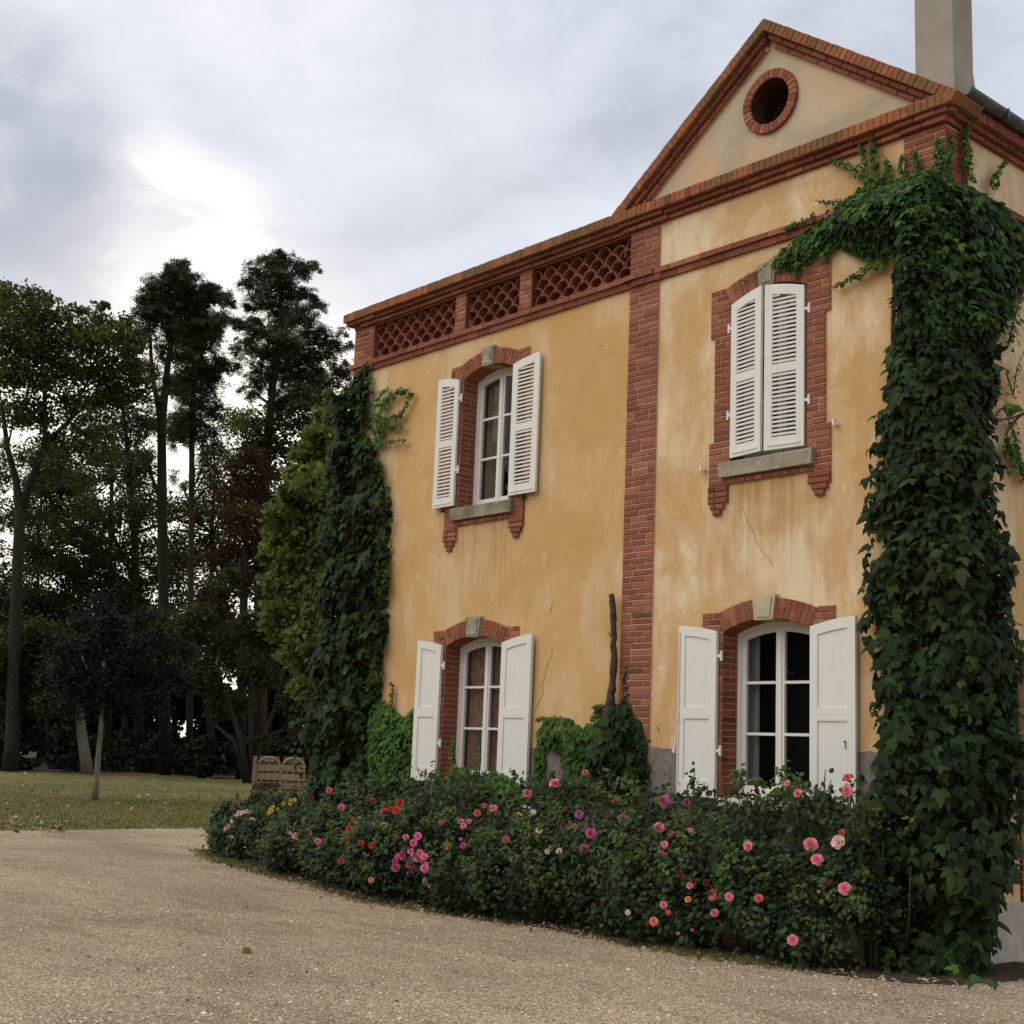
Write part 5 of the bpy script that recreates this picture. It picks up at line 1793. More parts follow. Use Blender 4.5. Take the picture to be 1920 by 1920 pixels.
RM = [rose_mesh(s_) for s_ in (1, 2, 3)]
RB = [rose_mesh(9, ((5, 0.9, 0.75), (4, 0.65, 1.05), (3, 0.38, 1.2)))]
ROSES = [  # photo x, y, radius, colour
    (1039, 1469, 9.5, 'pink'), (989, 1488, 9, 'pink'), (895, 1525, 7, 'coral'), (925, 1517, 8, 'pink'), (908, 1511, 5, 'coral'), (972, 1532, 8, 'pink'), (828, 1543, 6, 'hotpink'), (837, 1537, 6, 'hotpink'),
    (865, 1541, 6, 'hotpink'), (869, 1549, 6, 'pink'), (879, 1540, 5, 'hotpink'), (905, 1554, 4, 'red'), (1086, 1527, 8, 'mauve'), (1167, 1536, 9, 'mauve'), (1077, 1549, 5, 'coral'), (1108, 1563, 10, 'magenta'), (1095, 1591, 8, 'magenta'),
    (1011, 1557, 6, 'pale'), (948, 1575, 7, 'coral'), (841, 1588, 7, 'orange'), (838, 1584, 5, 'red'), (869, 1586, 6, 'magenta'), (863, 1574, 4, 'hotpink'), (1153, 1502, 6, 'coral'), (1109, 1516, 4, 'red'), (1060, 1516, 4, 'coral'), (1244, 1502, 11, 'magenta'),
    (1236, 1552, 10, 'pink'), (1097, 1449, 6, 'coral'), (984, 1513, 4, 'white'), (1000, 1523, 5, 'white'), (992, 1516, 4, 'white'), (984, 1559, 4, 'white'), (1049, 1596, 6, 'pale'), (1026, 1597, 5, 'pale'),
    (1588, 1483, 11, 'pink'), (1589, 1458, 7, 'coral'), (1496, 1488, 8, 'pink'), (1476, 1469, 6, 'pink'), (1544, 1509, 7, 'coral'), (1563, 1506, 6, 'darkred'), (1287, 1505, 7, 'magenta'), (1259, 1564, 6, 'coral'), (1246, 1584, 7, 'pink'), (1240, 1602, 7, 'coral'),
    (1294, 1557, 5, 'pink'), (1403, 1587, 9, 'pink'), (1520, 1584, 13, 'pink'), (1572, 1579, 13, 'pale'), (1578, 1561, 6, 'coral'), (1532, 1612, 11, 'pink'), (1584, 1667, 12, 'pink'), (1535, 1673, 4, 'pink'), (1552, 1656, 5, 'darkred'),
    (1337, 1678, 10, 'pink'), (1367, 1682, 8, 'pink'), (1423, 1685, 8, 'coral'), (1340, 1712, 8, 'pink'), (1293, 1661, 6, 'pink'), (1290, 1687, 6, 'orange'), (1244, 1697, 7, 'pink'), (1253, 1711, 5, 'coral'), (1226, 1728, 8, 'orange'),
    (1216, 1732, 5, 'darkred'), (1271, 1751, 4, 'orange'), (1298, 1744, 4, 'coral'), (1486, 1763, 10, 'pink'), (1275, 1639, 6, 'darkred'), (1324, 1656, 6, 'darkred'), (1296, 1652, 4, 'coral'), (1177, 1711, 5, 'pale'),
    (617, 1482, 6, 'coral'), (584, 1497, 5, 'darkred'), (640, 1515, 7, 'hotpink'), (690, 1499, 5, 'red'), (697, 1499, 5, 'red'), (720, 1521, 6.5, 'red'), (750, 1507, 8, 'red'), (744, 1520, 8, 'red'), (734, 1517, 5, 'red'),
    (571, 1537, 5, 'coral'), (664, 1538, 5, 'coral'), (655, 1555, 7, 'red'), (651, 1563, 5, 'red'), (648, 1575, 7, 'red'), (677, 1581, 6, 'red'), (698, 1586, 6, 'red'), (720, 1547, 5, 'pale'), (700, 1547, 4, 'pale'),
    (553, 1567, 6, 'pale'), (560, 1570, 6, 'pink'), (543, 1563, 4, 'pale'), (582, 1564, 4, 'pink'), (596, 1578, 6.5, 'hotpink'), (549, 1592, 4, 'pale'), (640, 1615, 7, 'red'), (696, 1650, 5.5, 'orange'), (597, 1605, 4, 'coral'),
    (747, 1567, 7, 'magenta'), (761, 1570, 6, 'hotpink'), (784, 1568, 7, 'hotpink'), (775, 1581, 7, 'hotpink'), (763, 1589, 8, 'hotpink'), (770, 1596, 6, 'hotpink'), (758, 1595, 6, 'hotpink'), (754, 1605, 8, 'hotpink'), (746, 1606, 6, 'hotpink'),
    (742, 1627, 8, 'magenta'), (741, 1615, 6, 'magenta'), (770, 1612, 7, 'hotpink'), (776, 1607, 7, 'hotpink'), (768, 1622, 7, 'hotpink'), (778, 1619, 7, 'hotpink'), (783, 1610, 7, 'hotpink'), (788, 1600, 7, 'hotpink'), (796, 1607, 7, 'hotpink'),
    (790, 1612, 6, 'hotpink'), (796, 1629, 8, 'hotpink'), (799, 1622, 6, 'hotpink'), (769, 1638, 6, 'hotpink'), (776, 1630, 5, 'hotpink'), (797, 1652, 5, 'hotpink'), (806, 1662, 4, 'pink'),
    (427, 1551, 5, 'pale'), (432, 1544, 5, 'pale'), (437, 1537, 5, 'pale'), (442, 1531, 4.5, 'pale'), (448, 1525, 5, 'pale'), (455, 1525, 5, 'pale'), (462, 1522, 4.5, 'pale'), (473, 1538, 5, 'pale'), (434, 1570, 4, 'pale'), (421, 1556, 4, 'pale'), (471, 1524, 4, 'pale'),
    (502, 1526, 4.5, 'yellow'), (508, 1520, 5, 'yellow'), (512, 1514, 4, 'yellow'), (521, 1518, 4, 'yellow'), (532, 1507, 4.5, 'yellow'), (544, 1500, 4, 'yellow'), (552, 1500, 4.5, 'yellow'), (545, 1508, 4.5, 'yellow'), (536, 1529, 4, 'yellow')]


def hedge_hit(px, py):
    d = ray(px, py)
    t = 9.0
    while t < 26:
        p = CP + d * t
        if -18.6 < p[0] < -6.0 and p[2] < float(hedge_top(p[0])) * 1.03 and p[1] > float(hedge_face(p[0], p[2])) - 0.02:
            return p, True
        t += 0.02
    return onwall(px, py, 9.75), False


COLW = dict(pink='pink', coral='coral', pale='pale pink', magenta='magenta', mauve='mauve', red='bright red', orange='orange', yellow='yellow', white='white', hotpink='bright pink', darkred='faded dark red')
shoots = {}
for px, py, r_, cn in ROSES:
    p, hit = hedge_hit(px, py)
    if not -18.4 < p[0] < -6.0:
        continue
    if p[1] > 10.4:
        p = onwall(px, py, 9.9)
        hit = False
    to = CP - p
    dist = float(-(to @ CF))
    size = 2.0 * r_ / F * dist * 1.14
    to = to / np.linalg.norm(to)
    p = p + to * (size * 0.5 + 0.03)
    nv = Vector(to * 0.9 + np.array([rnd.uniform(-0.45, 0.45), rnd.uniform(-0.3, 0.2), 0.35 + rnd.uniform(-0.2, 0.3)])).normalized()
    rot = nv.to_track_quat('Z', 'Y').to_matrix().to_4x4() @ Matrix.Rotation(rnd.uniform(0, 6.28), 4, 'Z')
    mw = Matrix.Translation(p) @ rot @ Matrix.Scale(size, 4)
    bi = int(np.argmin([abs(p[0] - b) for b in BX]))
    if cn == 'yellow':
        bi = 1
    b = bushes[bi]
    me = rnd.choice(RM) if r_ > 4.6 else RB[0]
    o = link('rose' if cn != 'yellow' else 'flower', me, b, mw=mw)
    o.material_slots[0].link = 'OBJECT'
    o.material_slots[0].material = M['petal_' + cn]
    o['label'] = COLW[cn] + (' rose' if cn != 'yellow' else ' flower')
    if not hit:
        shoots.setdefault(bi, []).append(p)
for bi in range(len(BUSH)):
    for k in range(3):
        x_ = rnd.uniform(bounds[bi] + 0.1, bounds[bi + 1] - 0.1)
        shoots.setdefault(bi, []).append(np.array([x_, float(hedge_face(x_, 1.0)) + rnd.uniform(0.0, 0.5), float(hedge_top(x_)) + rnd.uniform(0.02, 0.22)]))
# upright shoots that stand above the bushes
for bi, pts in list(shoots.items()) + [(10, [onwall(1300, 1440, 9.85), onwall(1296, 1465, 9.85)]), (12, [onwall(1545, 1442, 9.8), onwall(1556, 1462, 9.8), onwall(1535, 1480, 9.8)])]:
    m = MB()
    lp = []
    for p in pts:
        q = np.array([p[0] + rnd.uniform(-0.12, 0.12), p[1] + 0.05, min(p[2] - 0.35, float(hedge_top(p[0])) - 0.1)])
        mid = (p + q) / 2 + np.array([rnd.uniform(-0.03, 0.03), 0, 0])
        MB().tube([q, mid, p + np.array([0, 0.02, 0])], [0.007, 0.005, 0.004], 5).build('shoot', M['cane'], bushes[bi])
        for k in range(16):
            f = rnd.random()
            c0 = q + (p - q) * f
            lp.append(c0 + np.array([rnd.uniform(-0.07, 0.07), rnd.uniform(-0.06, 0.05), rnd.uniform(-0.03, 0.03)]))
    lp = np.array(lp)
    X, Y, Z = hang_basis(np.tile(np.array([0.2, -0.8, 0.6]), (len(lp), 1)), 0.5, 1.2)
    V, Fc = scatter(OVAL_V, OVAL_F, lp, X, Y, Z, 0.07 * rng.uniform(0.7, 1.2, len(lp)))
    ob = link('foliage', mesh_np('foliage', V, Fc, M['rose_leaf']), bushes[bi])
    ob['kind'] = 'stuff'


# ------------------------------------------------------------------ trees
QV = np.array([(-0.5, -0.5, 0), (0.5, -0.5, 0), (0.42, 0.5, 0.12), (-0.42, 0.5, -0.12)])
QF = np.array([(0, 1, 2, 3)])
LV = np.array([(0, -0.5, 0), (0.32, 0.0, 0.06), (0, 0.5, 0), (-0.32, 0.0, -0.06)])
TUFT = []
for k in range(7):
    a = 2 * math.pi * k / 7
    e = 0.25 + 0.5 * (k % 2)
    d = np.array([math.cos(a) * math.cos(e), math.sin(a) * math.cos(e), math.sin(e)])
    s_ = np.array([-math.sin(a), math.cos(a), 0]) * 0.10
    TUFT += [s_ * 0.6, d * 0.5 + s_, d, d * 0.5 - s_]
TUFT_V = np.array(TUFT)
TUFT_F = np.array([(4 * k, 4 * k + 1, 4 * k + 2, 4 * k + 3) for k in range(7)])


def rand_rot(n):
    z = unit(rng.normal(0, 1, (n, 3)))
    t = unit(rng.normal(0, 1, (n, 3)))
    x = unit(np.cross(t, z))
    return x, np.cross(z, x), z


def crown_mesh(clumps, depth, dens, size, mode, mat, spread=1.0):
    Vs, Fs, o = [], [], 0
    for c in clumps:
        px, py, r_ = c[:3]
        k = c[3] if len(c) > 3 else 1.0
        dd = depth + (c[4] if len(c) > 4 else rng.normal(0, r_ / F * depth * 0.8))
        n = max(int(dens * r_ * r_ * k), 12)
        # twig sub-clumps make the outline uneven
        ns = max(int(n / (18 if mode == 'leaf' else 9)), 8)
        ctr = deep(px, py, dd)
        Rw = r_ / F * depth
        dirs = unit(rng.normal(0, 1, (ns, 3)))
        sub = ctr + dirs * (Rw * rng.uniform(0.1, 1.1, ns) ** 0.6)[:, None] * np.array([1, 1, 0.85])
        pick = rng.integers(0, ns, n)
        p = sub[pick] + rng.normal(0, (min(Rw * 0.30, 0.40) if mode == 'leaf' else min(Rw * 0.2, 0.32)) * spread, (n, 3)) * np.array([1, 1, 0.6])
        if mode == 'pine':
            z = unit(np.array([0, 0, 1.0]) + 0.8 * unit(p - ctr) + rng.normal(0, 0.3, (n, 3)))
            x = unit(np.cross(unit(rng.normal(0, 1, (n, 3))), z))
            V, Fc = scatter(TUFT_V, TUFT_F, p, x, np.cross(z, x), z, size * rng.uniform(0.7, 1.3, n))
        else:
            x, y, z = rand_rot(n)
            z = unit(z + np.array([0, 0, 0.6]))
            x = unit(np.cross(y, z))
            V, Fc = scatter(LV, QF, p, x, np.cross(z, x), z, size * rng.uniform(0.7, 1.4, n))
        Vs.append(V)
        Fs.append(Fc + o)
        o += len(V)
    return mesh_np('crown', np.vstack(Vs), np.vstack(Fs), M[mat])


def tree(name, label, cat, base, depth, trunks, clumps, dens, size, mode, leafmat, barkmat, limbs=True, group='trees at the edge of the lawn', extra=None):
    b = deep(*base, depth)
    t = thing(name, label, cat, (b[0], b[1], 0), group)
    for pts in trunks:
        m = MB()
        P = [deep(x, y, depth) for x, y, _r in pts]
        if pts[0][1] >= base[1] - 1:
            P[0] = np.array([P[0][0], P[0][1], -0.05])
        m.tube(P, [r_ / F * depth for _x, _y, r_ in pts], 9)
        m.build('trunk', M[barkmat], t, smooth=True)
    if limbs:
        m = MB()
        main = trunks[0]
        allpts = [q for tr in trunks for q in tr]
        for c in clumps:
            px, py, r_ = c[:3]
            # grow from the nearest trunk point somewhat lower
            best = min(allpts, key=lambda q: abs(q[0] - px) + abs(q[1] - (py + r_ * 0.7)) * 0.8)
            if abs(best[0] - px) + abs(best[1] - py) > 190 or best[2] > 13:
                continue
            m = MB()
            dd = depth + (c[4] if len(c) > 4 else 0)
            a = deep(best[0], best[1], depth)
            e = deep(px + rnd.uniform(-0.3, 0.3) * r_, py + rnd.uniform(-0.2, 0.3) * r_, dd)
            mid = (a + e) / 2 + np.array([rnd.uniform(-0.3, 0.3), rnd.uniform(-0.3, 0.3), rnd.uniform(-0.1, 0.4)])
            r0 = min(best[2] * 0.5, 5) / F * depth
            m.tube([a, mid, e], [r0, r0 * 0.6, r0 * 0.25], 5, cap=False)
            for k in range(3):
                e2 = e + np.array([rnd.uniform(-1, 1), rnd.uniform(-1, 1), rnd.uniform(-0.6, 0.8)]) * (r_ / F * depth * 0.9)
                m.tube([mid, (mid + e2) / 2 + np.array([0, 0, 0.15]), e2], [r0 * 0.5, r0 * 0.35, r0 * 0.12], 4, cap=False)
            m.build('limb', M['bark'], t)
    ob = link('crown', crown_mesh(clumps, depth, dens, size, mode, leafmat), t)
    if extra:
        link('crown', crown_mesh(extra[0], depth, dens, size, extra[1], extra[2]), t)
    return t


# pines
tree('pine_tree', 'pine with a thick straight trunk and broad flat topped crown', 'tree', (308, 1450), 66,
     [[(310, 1450, 12), (308, 1200, 10.5), (304, 950, 9.5), (303, 800, 8), (315, 680, 6), (335, 560, 3)], [(303, 800, 6), (285, 700, 4), (280, 600, 2.5)]],
     [(335, 500, 18), (318, 515, 20), (345, 525, 28), (300, 545, 30), (340, 560, 40), (275, 560, 22), (385, 548, 22), (400, 545, 18), (375, 575, 30), (415, 560, 20), (430, 572, 12), (285, 590, 34), (330, 605, 40), (375, 610, 34), (415, 600, 22), (395, 625, 24), (265, 625, 22, 0.7),
      (300, 655, 26, 0.5), (350, 665, 30, 0.5), (265, 690, 34, 0.45), (310, 730, 34, 0.4), (280, 790, 36, 0.35), (330, 830, 30, 0.3), (270, 860, 30, 0.3), (260, 930, 24, 0.22)],
     0.50, 0.21, 'pine', 'pine', 'bark')
tree('pine_tree', 'slender pine with a thin bare trunk beside the thick one', 'tree', (357, 1450), 69,
     [[(355, 1450, 7), (357, 1200, 6.2), (359, 950, 5.5), (360, 780, 5), (362, 680, 4), (364, 590, 2)]],
     [(365, 600, 22), (345, 640, 26), (385, 650, 30), (360, 690, 38), (395, 700, 34), (425, 690, 22), (335, 720, 28), (375, 740, 40, 0.8), (400, 770, 28, 0.7), (345, 785, 34, 0.7), (380, 810, 30, 0.5), (330, 825, 26, 0.5), (410, 830, 20, 0.3), (385, 870, 22, 0.3), (340, 900, 24, 0.3), (400, 910, 24, 0.2)],
     0.46, 0.21, 'pine', 'pine', 'bark_red')
tree('pine_tree', 'tall pine with layered round crown nearest the house', 'tree', (487, 1450), 70,
     [[(485, 1450, 15), (488, 1200, 14), (492, 1000, 12), (497, 880, 10), (508, 760, 7), (520, 650, 5), (530, 540, 3)]],
     [(525, 478, 14), (505, 490, 20), (545, 490, 20), (475, 512, 22), (520, 515, 30), (565, 505, 22), (590, 502, 12), (460, 535, 14), (500, 550, 34), (550, 545, 30), (580, 555, 16), (470, 575, 18, 0.7), (525, 590, 36), (565, 595, 28), (595, 575, 18), (480, 615, 30), (450, 610, 18), (540, 640, 40), (590, 625, 24), (500, 660, 36), (460, 655, 24), (580, 670, 36), (620, 650, 26), (640, 625, 12, 0.6), (545, 700, 44), (490, 705, 30), (600, 710, 34), (640, 690, 26, 0.7), (655, 650, 12, 0.6), (575, 745, 36), (525, 755, 34), (470, 735, 24, 0.6), (615, 755, 24), (650, 720, 16, 0.6)],
     0.50, 0.20, 'pine', 'pine', 'bark_red',
     extra=([(495, 800, 34), (540, 795, 36), (580, 790, 32), (520, 840, 40), (560, 850, 36), (480, 850, 30), (500, 890, 34), (545, 900, 34), (470, 830, 20, 0.7), (515, 930, 26)], 'leaf', 'dec_deep'))
# broad-leaved trees on the left
tree('forked_tree', 'dark trunk forking into steep limbs at the left edge of the lawn', 'tree', (22, 1442), 61,
     [[(20, 1442, 17), (23, 1390, 13), (26, 1250, 11.5), (32, 1100, 11), (38, 960, 10), (30, 900, 6.5), (14, 840, 5), (4, 760, 3.5)], [(38, 960, 8), (62, 890, 6), (85, 830, 5), (84, 740, 4), (75, 650, 2.5)], [(85, 830, 5), (130, 790, 4), (170, 700, 3)]],
     [(-20, 560, 40), (12, 545, 22), (30, 580, 38), (-10, 620, 46), (62, 562, 26), (72, 600, 34), (92, 560, 14), (115, 590, 30), (40, 650, 46), (90, 650, 42), (140, 625, 34), (150, 585, 14), (185, 600, 26), (175, 640, 38), (215, 630, 34), (190, 575, 14), (235, 610, 20), (245, 650, 28), (120, 690, 46), (60, 710, 44), (10, 700, 46), (170, 700, 40), (215, 690, 34), (250, 690, 30, 0.8), (262, 640, 22, 0.7), (240, 740, 36, 0.8), (270, 720, 24, 0.6), (215, 740, 34, 0.7), (20, 770, 40, 0.8), (70, 770, 36, 0.8), (130, 760, 44, 0.8), (185, 760, 40, 0.7), (95, 830, 36, 0.6), (145, 830, 40, 0.6), (0, 840, 24, 0.3), (190, 830, 34, 0.5), (110, 890, 30, 0.5), (60, 860, 24, 0.35), (150, 900, 34, 0.4)],
     0.78, 0.17, 'leaf', 'dec_green', 'bark')
tree('leafy_tree', 'green middle tree filling the gap left of the thick pine', 'tree', (262, 1448), 72,
     [[(262, 1448, 9), (258, 1200, 8), (252, 1000, 7), (240, 850, 5), (225, 720, 3)], [(258, 1100, 5), (200, 980, 4), (160, 900, 3)]],
     [(215, 740, 40, 0.7), (240, 800, 44, 0.7), (200, 860, 44, 0.65), (250, 880, 40, 0.65), (160, 960, 40, 0.5), (215, 960, 46, 0.6), (265, 970, 36, 0.5), (120, 1010, 36, 0.4), (180, 1030, 46, 0.6), (240, 1040, 46, 0.6), (290, 1030, 30, 0.4), (90, 1060, 34, 0.4), (140, 1080, 46, 0.6), (200, 1090, 48, 0.7), (260, 1100, 44, 0.7), (310, 1080, 30, 0.5), (60, 1130, 40, 0.6), (110, 1150, 46, 0.7), (170, 1150, 50, 0.8), (240, 1160, 50, 0.9), (330, 1130, 30, 0.6), (290, 930, 26, 0.4), (380, 950, 24, 0.3)],
     1.1, 0.17, 'leaf', 'dec_deep', 'bark')
cl = []
for i in range(135):
    x = rnd.uniform(40, 470)
    y = rnd.choice([800, 850, 905, 960, 1010, 1060, 1110, 1160]) + rnd.uniform(-14, 14)
    cl.append((x, y, rnd.uniform(20, 36), rnd.uniform(0.28, 0.7), rnd.uniform(-3, 3)))
tree('leafy_tree', 'airy tree with layered boughs letting the bright sky through behind the two pines', 'tree', (200, 1448), 78,
     [[(200, 1448, 7), (204, 1250, 6), (206, 1050, 5), (210, 900, 3.5), (212, 800, 2)], [(395, 1448, 6), (392, 1250, 5), (398, 1000, 3.5), (402, 880, 2)]],
     cl, 1.15, 0.155, 'leaf', 'dec_green', 'bark')
cl = []
for i in range(80):
    y = rnd.uniform(860, 1240)
    cl.append((rnd.uniform(-30, 130), y, rnd.uniform(18, 34), rnd.uniform(0.2, 0.42) + (0.45 if y > 1120 else 0), rnd.uniform(-3, 3)))
tree('leafy_tree', 'thin dark tree whose twigs fill the view behind the forked trunk', 'tree', (72, 1446), 74,
     [[(72, 1446, 5), (76, 1250, 4), (70, 1050, 3), (80, 900, 2)]],
     cl, 1.15, 0.155, 'leaf', 'dec_deep', 'bark')
tree('leafy_tree', 'tree with browning autumn leaves in front of the tall pine', 'tree', (452, 1448), 64,
     [[(452, 1448, 10), (455, 1250, 9), (458, 1080, 7), (465, 960, 5), (470, 880, 3)]],
     [(470, 850, 26, 0.7), (440, 880, 26, 0.6), (500, 890, 24, 0.6), (470, 920, 34, 0.9), (430, 930, 26, 0.6), (505, 950, 28, 0.8), (455, 970, 36, 0.9), (490, 1000, 34, 0.9), (425, 985, 24, 0.5), (455, 1030, 36, 0.9), (415, 1040, 26, 0.5), (500, 1060, 34), (460, 1090, 40), (420, 1100, 34, 0.7), (385, 1110, 26, 0.5), (520, 1110, 30), (370, 1050, 22, 0.3), (395, 880, 18, 0.3), (400, 1150, 40, 0.9)],
     1.2, 0.155, 'leaf', 'dec_brown', 'bark')
tree('leafy_tree', 'olive green multi stemmed tree behind the wooden fence', 'tree', (470, 1446), 58,
     [[(468, 1446, 7), (450, 1380, 6), (425, 1310, 4), (400, 1240, 3)], [(472, 1446, 6), (492, 1390, 5), (515, 1330, 4), (530, 1260, 3)], [(478, 1446, 5), (470, 1380, 5), (468, 1300, 4), (465, 1220, 3)], [(462, 1446, 5), (440, 1390, 4), (405, 1360, 3)]],
     [(c_[0] + rnd.uniform(-26, 26), c_[1] + rnd.uniform(-30, 22), c_[2] * rnd.uniform(0.45, 0.95), rnd.uniform(0.5, 1.1)) for c_ in [(400, 1160, 40), (450, 1150, 46), (510, 1150, 46), (560, 1150, 40), (370, 1200, 40, 0.8), (420, 1210, 48), (480, 1210, 50), (540, 1210, 50), (590, 1200, 40), (390, 1260, 44), (450, 1270, 50), (510, 1270, 50), (560, 1280, 46), (420, 1310, 40), (480, 1320, 36, 0.8), (540, 1330, 40), (590, 1300, 40), (360, 1250, 34, 0.7), (380, 1310, 30, 0.7), (550, 1370, 26, 0.6), (350, 1180, 40), (600, 1240, 40), (340, 1290, 30), (520, 1100, 36), (440, 1090, 30), (390, 1120, 30), (580, 1100, 34), (420, 1350, 26), (590, 1350, 30), (510, 1380, 22)]],
     1.3, 0.15, 'leaf', 'dec_olive', 'bark')
tree('plum_tree', 'young purple leaved tree with a thin pale trunk on the lawn', 'tree', (178, 1498), 36,
     [[(178, 1498, 7), (181, 1470, 5.5), (184, 1420, 5), (189, 1370, 4.5), (192, 1320, 4), (195, 1240, 3)], [(191, 1330, 3), (165, 1260, 2), (150, 1220, 1.5)], [(192, 1320, 3), (230, 1240, 2), (250, 1190, 1.5)]],
     [(190, 1130, 26, 0.5), (222, 1098, 16, 0.4), (150, 1165, 28, 0.5), (205, 1175, 40, 0.7), (262, 1160, 30, 0.5), (118, 1222, 32, 0.6), (178, 1230, 46, 0.8), (238, 1228, 44, 0.8), (300, 1205, 30, 0.5), (92, 1270, 24, 0.5), (140, 1285, 40, 0.8), (200, 1290, 44, 0.9), (258, 1275, 40, 0.8), (318, 1262, 34, 0.6), (350, 1225, 22, 0.4), (125, 1330, 22, 0.5), (180, 1335, 26, 0.6), (292, 1318, 28, 0.5), (85, 1315, 16, 0.4), (345, 1290, 22, 0.4), (235, 1330, 26, 0.6)],
     1.1, 0.095, 'leaf', 'plum', 'bark_pale')
tree('leaning_tree', 'leaning pale trunk under dark foliage behind the young plum', 'tree', (166, 1440), 62,
     [[(166, 1440, 12), (157, 1400, 10), (150, 1350, 9), (143, 1290, 7), (138, 1220, 5)]],
     [(60, 1200, 46), (110, 1210, 50), (30, 1250, 44), (85, 1265, 46), (140, 1250, 46), (60, 1310, 36, 0.8), (110, 1320, 36, 0.7), (20, 1310, 30, 0.7), (-20, 1230, 46), (-20, 1310, 40), (170, 1200, 44), (300, 1190, 50), (330, 1250, 46), (260, 1210, 46)],
     1.4, 0.165, 'leaf', 'dec_deep', 'bark_pale')
tree('maple_tree', 'bright yellow green leafy tree beyond the far left corner of the house', 'tree', (585, 1500), 21.5,
     [[(590, 1560, 10), (588, 1350, 9), (585, 1150, 7), (590, 950, 5), (605, 800, 3)]],
     [(622, 745, 16), (610, 775, 22), (632, 775, 20), (590, 810, 24), (620, 815, 28), (575, 850, 28), (610, 860, 32), (555, 885, 24), (590, 905, 36), (630, 890, 26), (535, 915, 20), (560, 940, 34), (605, 960, 34), (530, 965, 28), (570, 1000, 38), (515, 1000, 22), (610, 1020, 32), (540, 1035, 36), (510, 1045, 20), (580, 1065, 38), (530, 1090, 34), (505, 1100, 16), (565, 1125, 38), (525, 1140, 26), (505, 1160, 18), (600, 1110, 32), (545, 1175, 34), (515, 1185, 16), (580, 1190, 36), (555, 1225, 30), (590, 1250, 30), (570, 1290, 22), (600, 1310, 26)],
     0.52, 0.115, 'leaf', 'maple', 'bark', group='trees beside the house')

# far wood and undergrowth that read as one dark mass
def mass(name, clumps, depth, dens, size, mat):
    o = link(name, crown_mesh(clumps, depth, dens, size, 'leaf', mat))
    o['kind'] = 'stuff'
    return o


cl = []
for i in range(230):
    x = rnd.uniform(-420, 900)
    y = rnd.uniform(1190, 1440)
    cl.append((x, y, rnd.uniform(36, 56), 1.0, rnd.uniform(0, 16)))
cl = [c for c in cl if not (0 < c[0] < 120 and c[1] > 1350)]
for i in range(26):
    cl.append((rnd.uniform(-20, 140), rnd.uniform(1345, 1392), 22, 1.0, rnd.uniform(0, 10)))
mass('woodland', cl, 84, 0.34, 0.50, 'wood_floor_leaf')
# the tree belt across the drive, which the window panes mirror
cl = []
for i in range(190):
    a_ = R(rnd.uniform(196, 262))
    q_ = Vector((math.sin(a_) * 52, math.cos(a_) * 52, 0)) + Vector((rnd.uniform(-6, 6), rnd.uniform(-6, 6), rnd.uniform(0.5, 15)))
    cl.append(q_)
Vs, Fs, o_ = [], [], 0
for q_ in cl:
    n = 420
    p = np.array(q_) + unit(rng.normal(0, 1, (n, 3))) * (2.6 * rng.uniform(0, 1, n) ** 0.4)[:, None]
    x, y, z = rand_rot(n)
    V, Fc = scatter(LV, QF, p, x, y, z, 0.7 * rng.uniform(0.7, 1.4, n))
    Vs.append(V)
    Fs.append(Fc + o_)
    o_ += len(V)
link('tree_belt', mesh_np('tree_belt', np.vstack(Vs), np.vstack(Fs), M['dec_deep']))['kind'] = 'stuff'
cl = []
for i in range(120):
    x = rnd.uniform(-250, 620)
    cl.append((x, rnd.uniform(1385, 1444), rnd.uniform(14, 28), 1.0, rnd.uniform(-1, 9)))
cl = [c for c in cl if not (20 < c[0] < 105 and 1398 < c[1] < 1425)]
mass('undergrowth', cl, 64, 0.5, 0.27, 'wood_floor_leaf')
# a few more stems standing in the wood
for i, (x, r_, lab, px2) in enumerate(((235, 6, 'slim dark trunk in the wood right of the leaning tree', 230), (395, 8, 'dark trunk in the wood right of the slender pine', 400), (92, 5, 'thin dark trunk in the wood left of the leaning tree', 80), (545, 7, 'dark trunk in the wood behind the wooden fence', 548))):
    m = MB()
    dpt = 76
    b = deep(x, 1440, dpt)
    m.tube([(b[0], b[1], -0.1), deep((x + px2) / 2, 1300, dpt), deep(px2, 1120, dpt)], [r_ / F * dpt, r_ * 0.8 / F * dpt, r_ * 0.4 / F * dpt], 8)
    t = thing('woodland_tree', lab, 'tree', (b[0], b[1], 0), 'trees in the wood')
    m.build('trunk', M['bark'], t)
    link('crown', crown_mesh([(px2, 1150, 44), (px2 - 30, 1200, 40), (px2 + 30, 1190, 40)], dpt, 0.25, 0.4, 'leaf', 'dec_deep'), t)

# ------------------------------------------------------------------ wooden fence panels
FD = 26.5
Rh = np.array([CR[0], CR[1], 0.0])
Rh /= np.linalg.norm(Rh)
Fh = np.array([CF[0], CF[1], 0.0])
Fh /= np.linalg.norm(Fh)
ax = unit(Rh + Fh * 0.25)
ay = np.array([-ax[1], ax[0], 0.0])
if ay @ Fh < 0:
    ay = -ay
f0 = deep(479, 1418, FD)
f0[2] = 0


def fpt(u, v, z):
    return f0 + ax * u + ay * v + UP * z


def fbox(u0, u1, v0, v1, z0, z1):
    m = MB()
    c = [fpt(u, v, z) for z in (z0, z1) for u, v in ((u0, v0), (u1, v0), (u1, v1), (u0, v1))]
    return m.add(c, [(0, 3, 2, 1), (4, 5, 6, 7), (0, 1, 5, 4), (1, 2, 6, 5), (2, 3, 7, 6), (3, 0, 4, 7)])


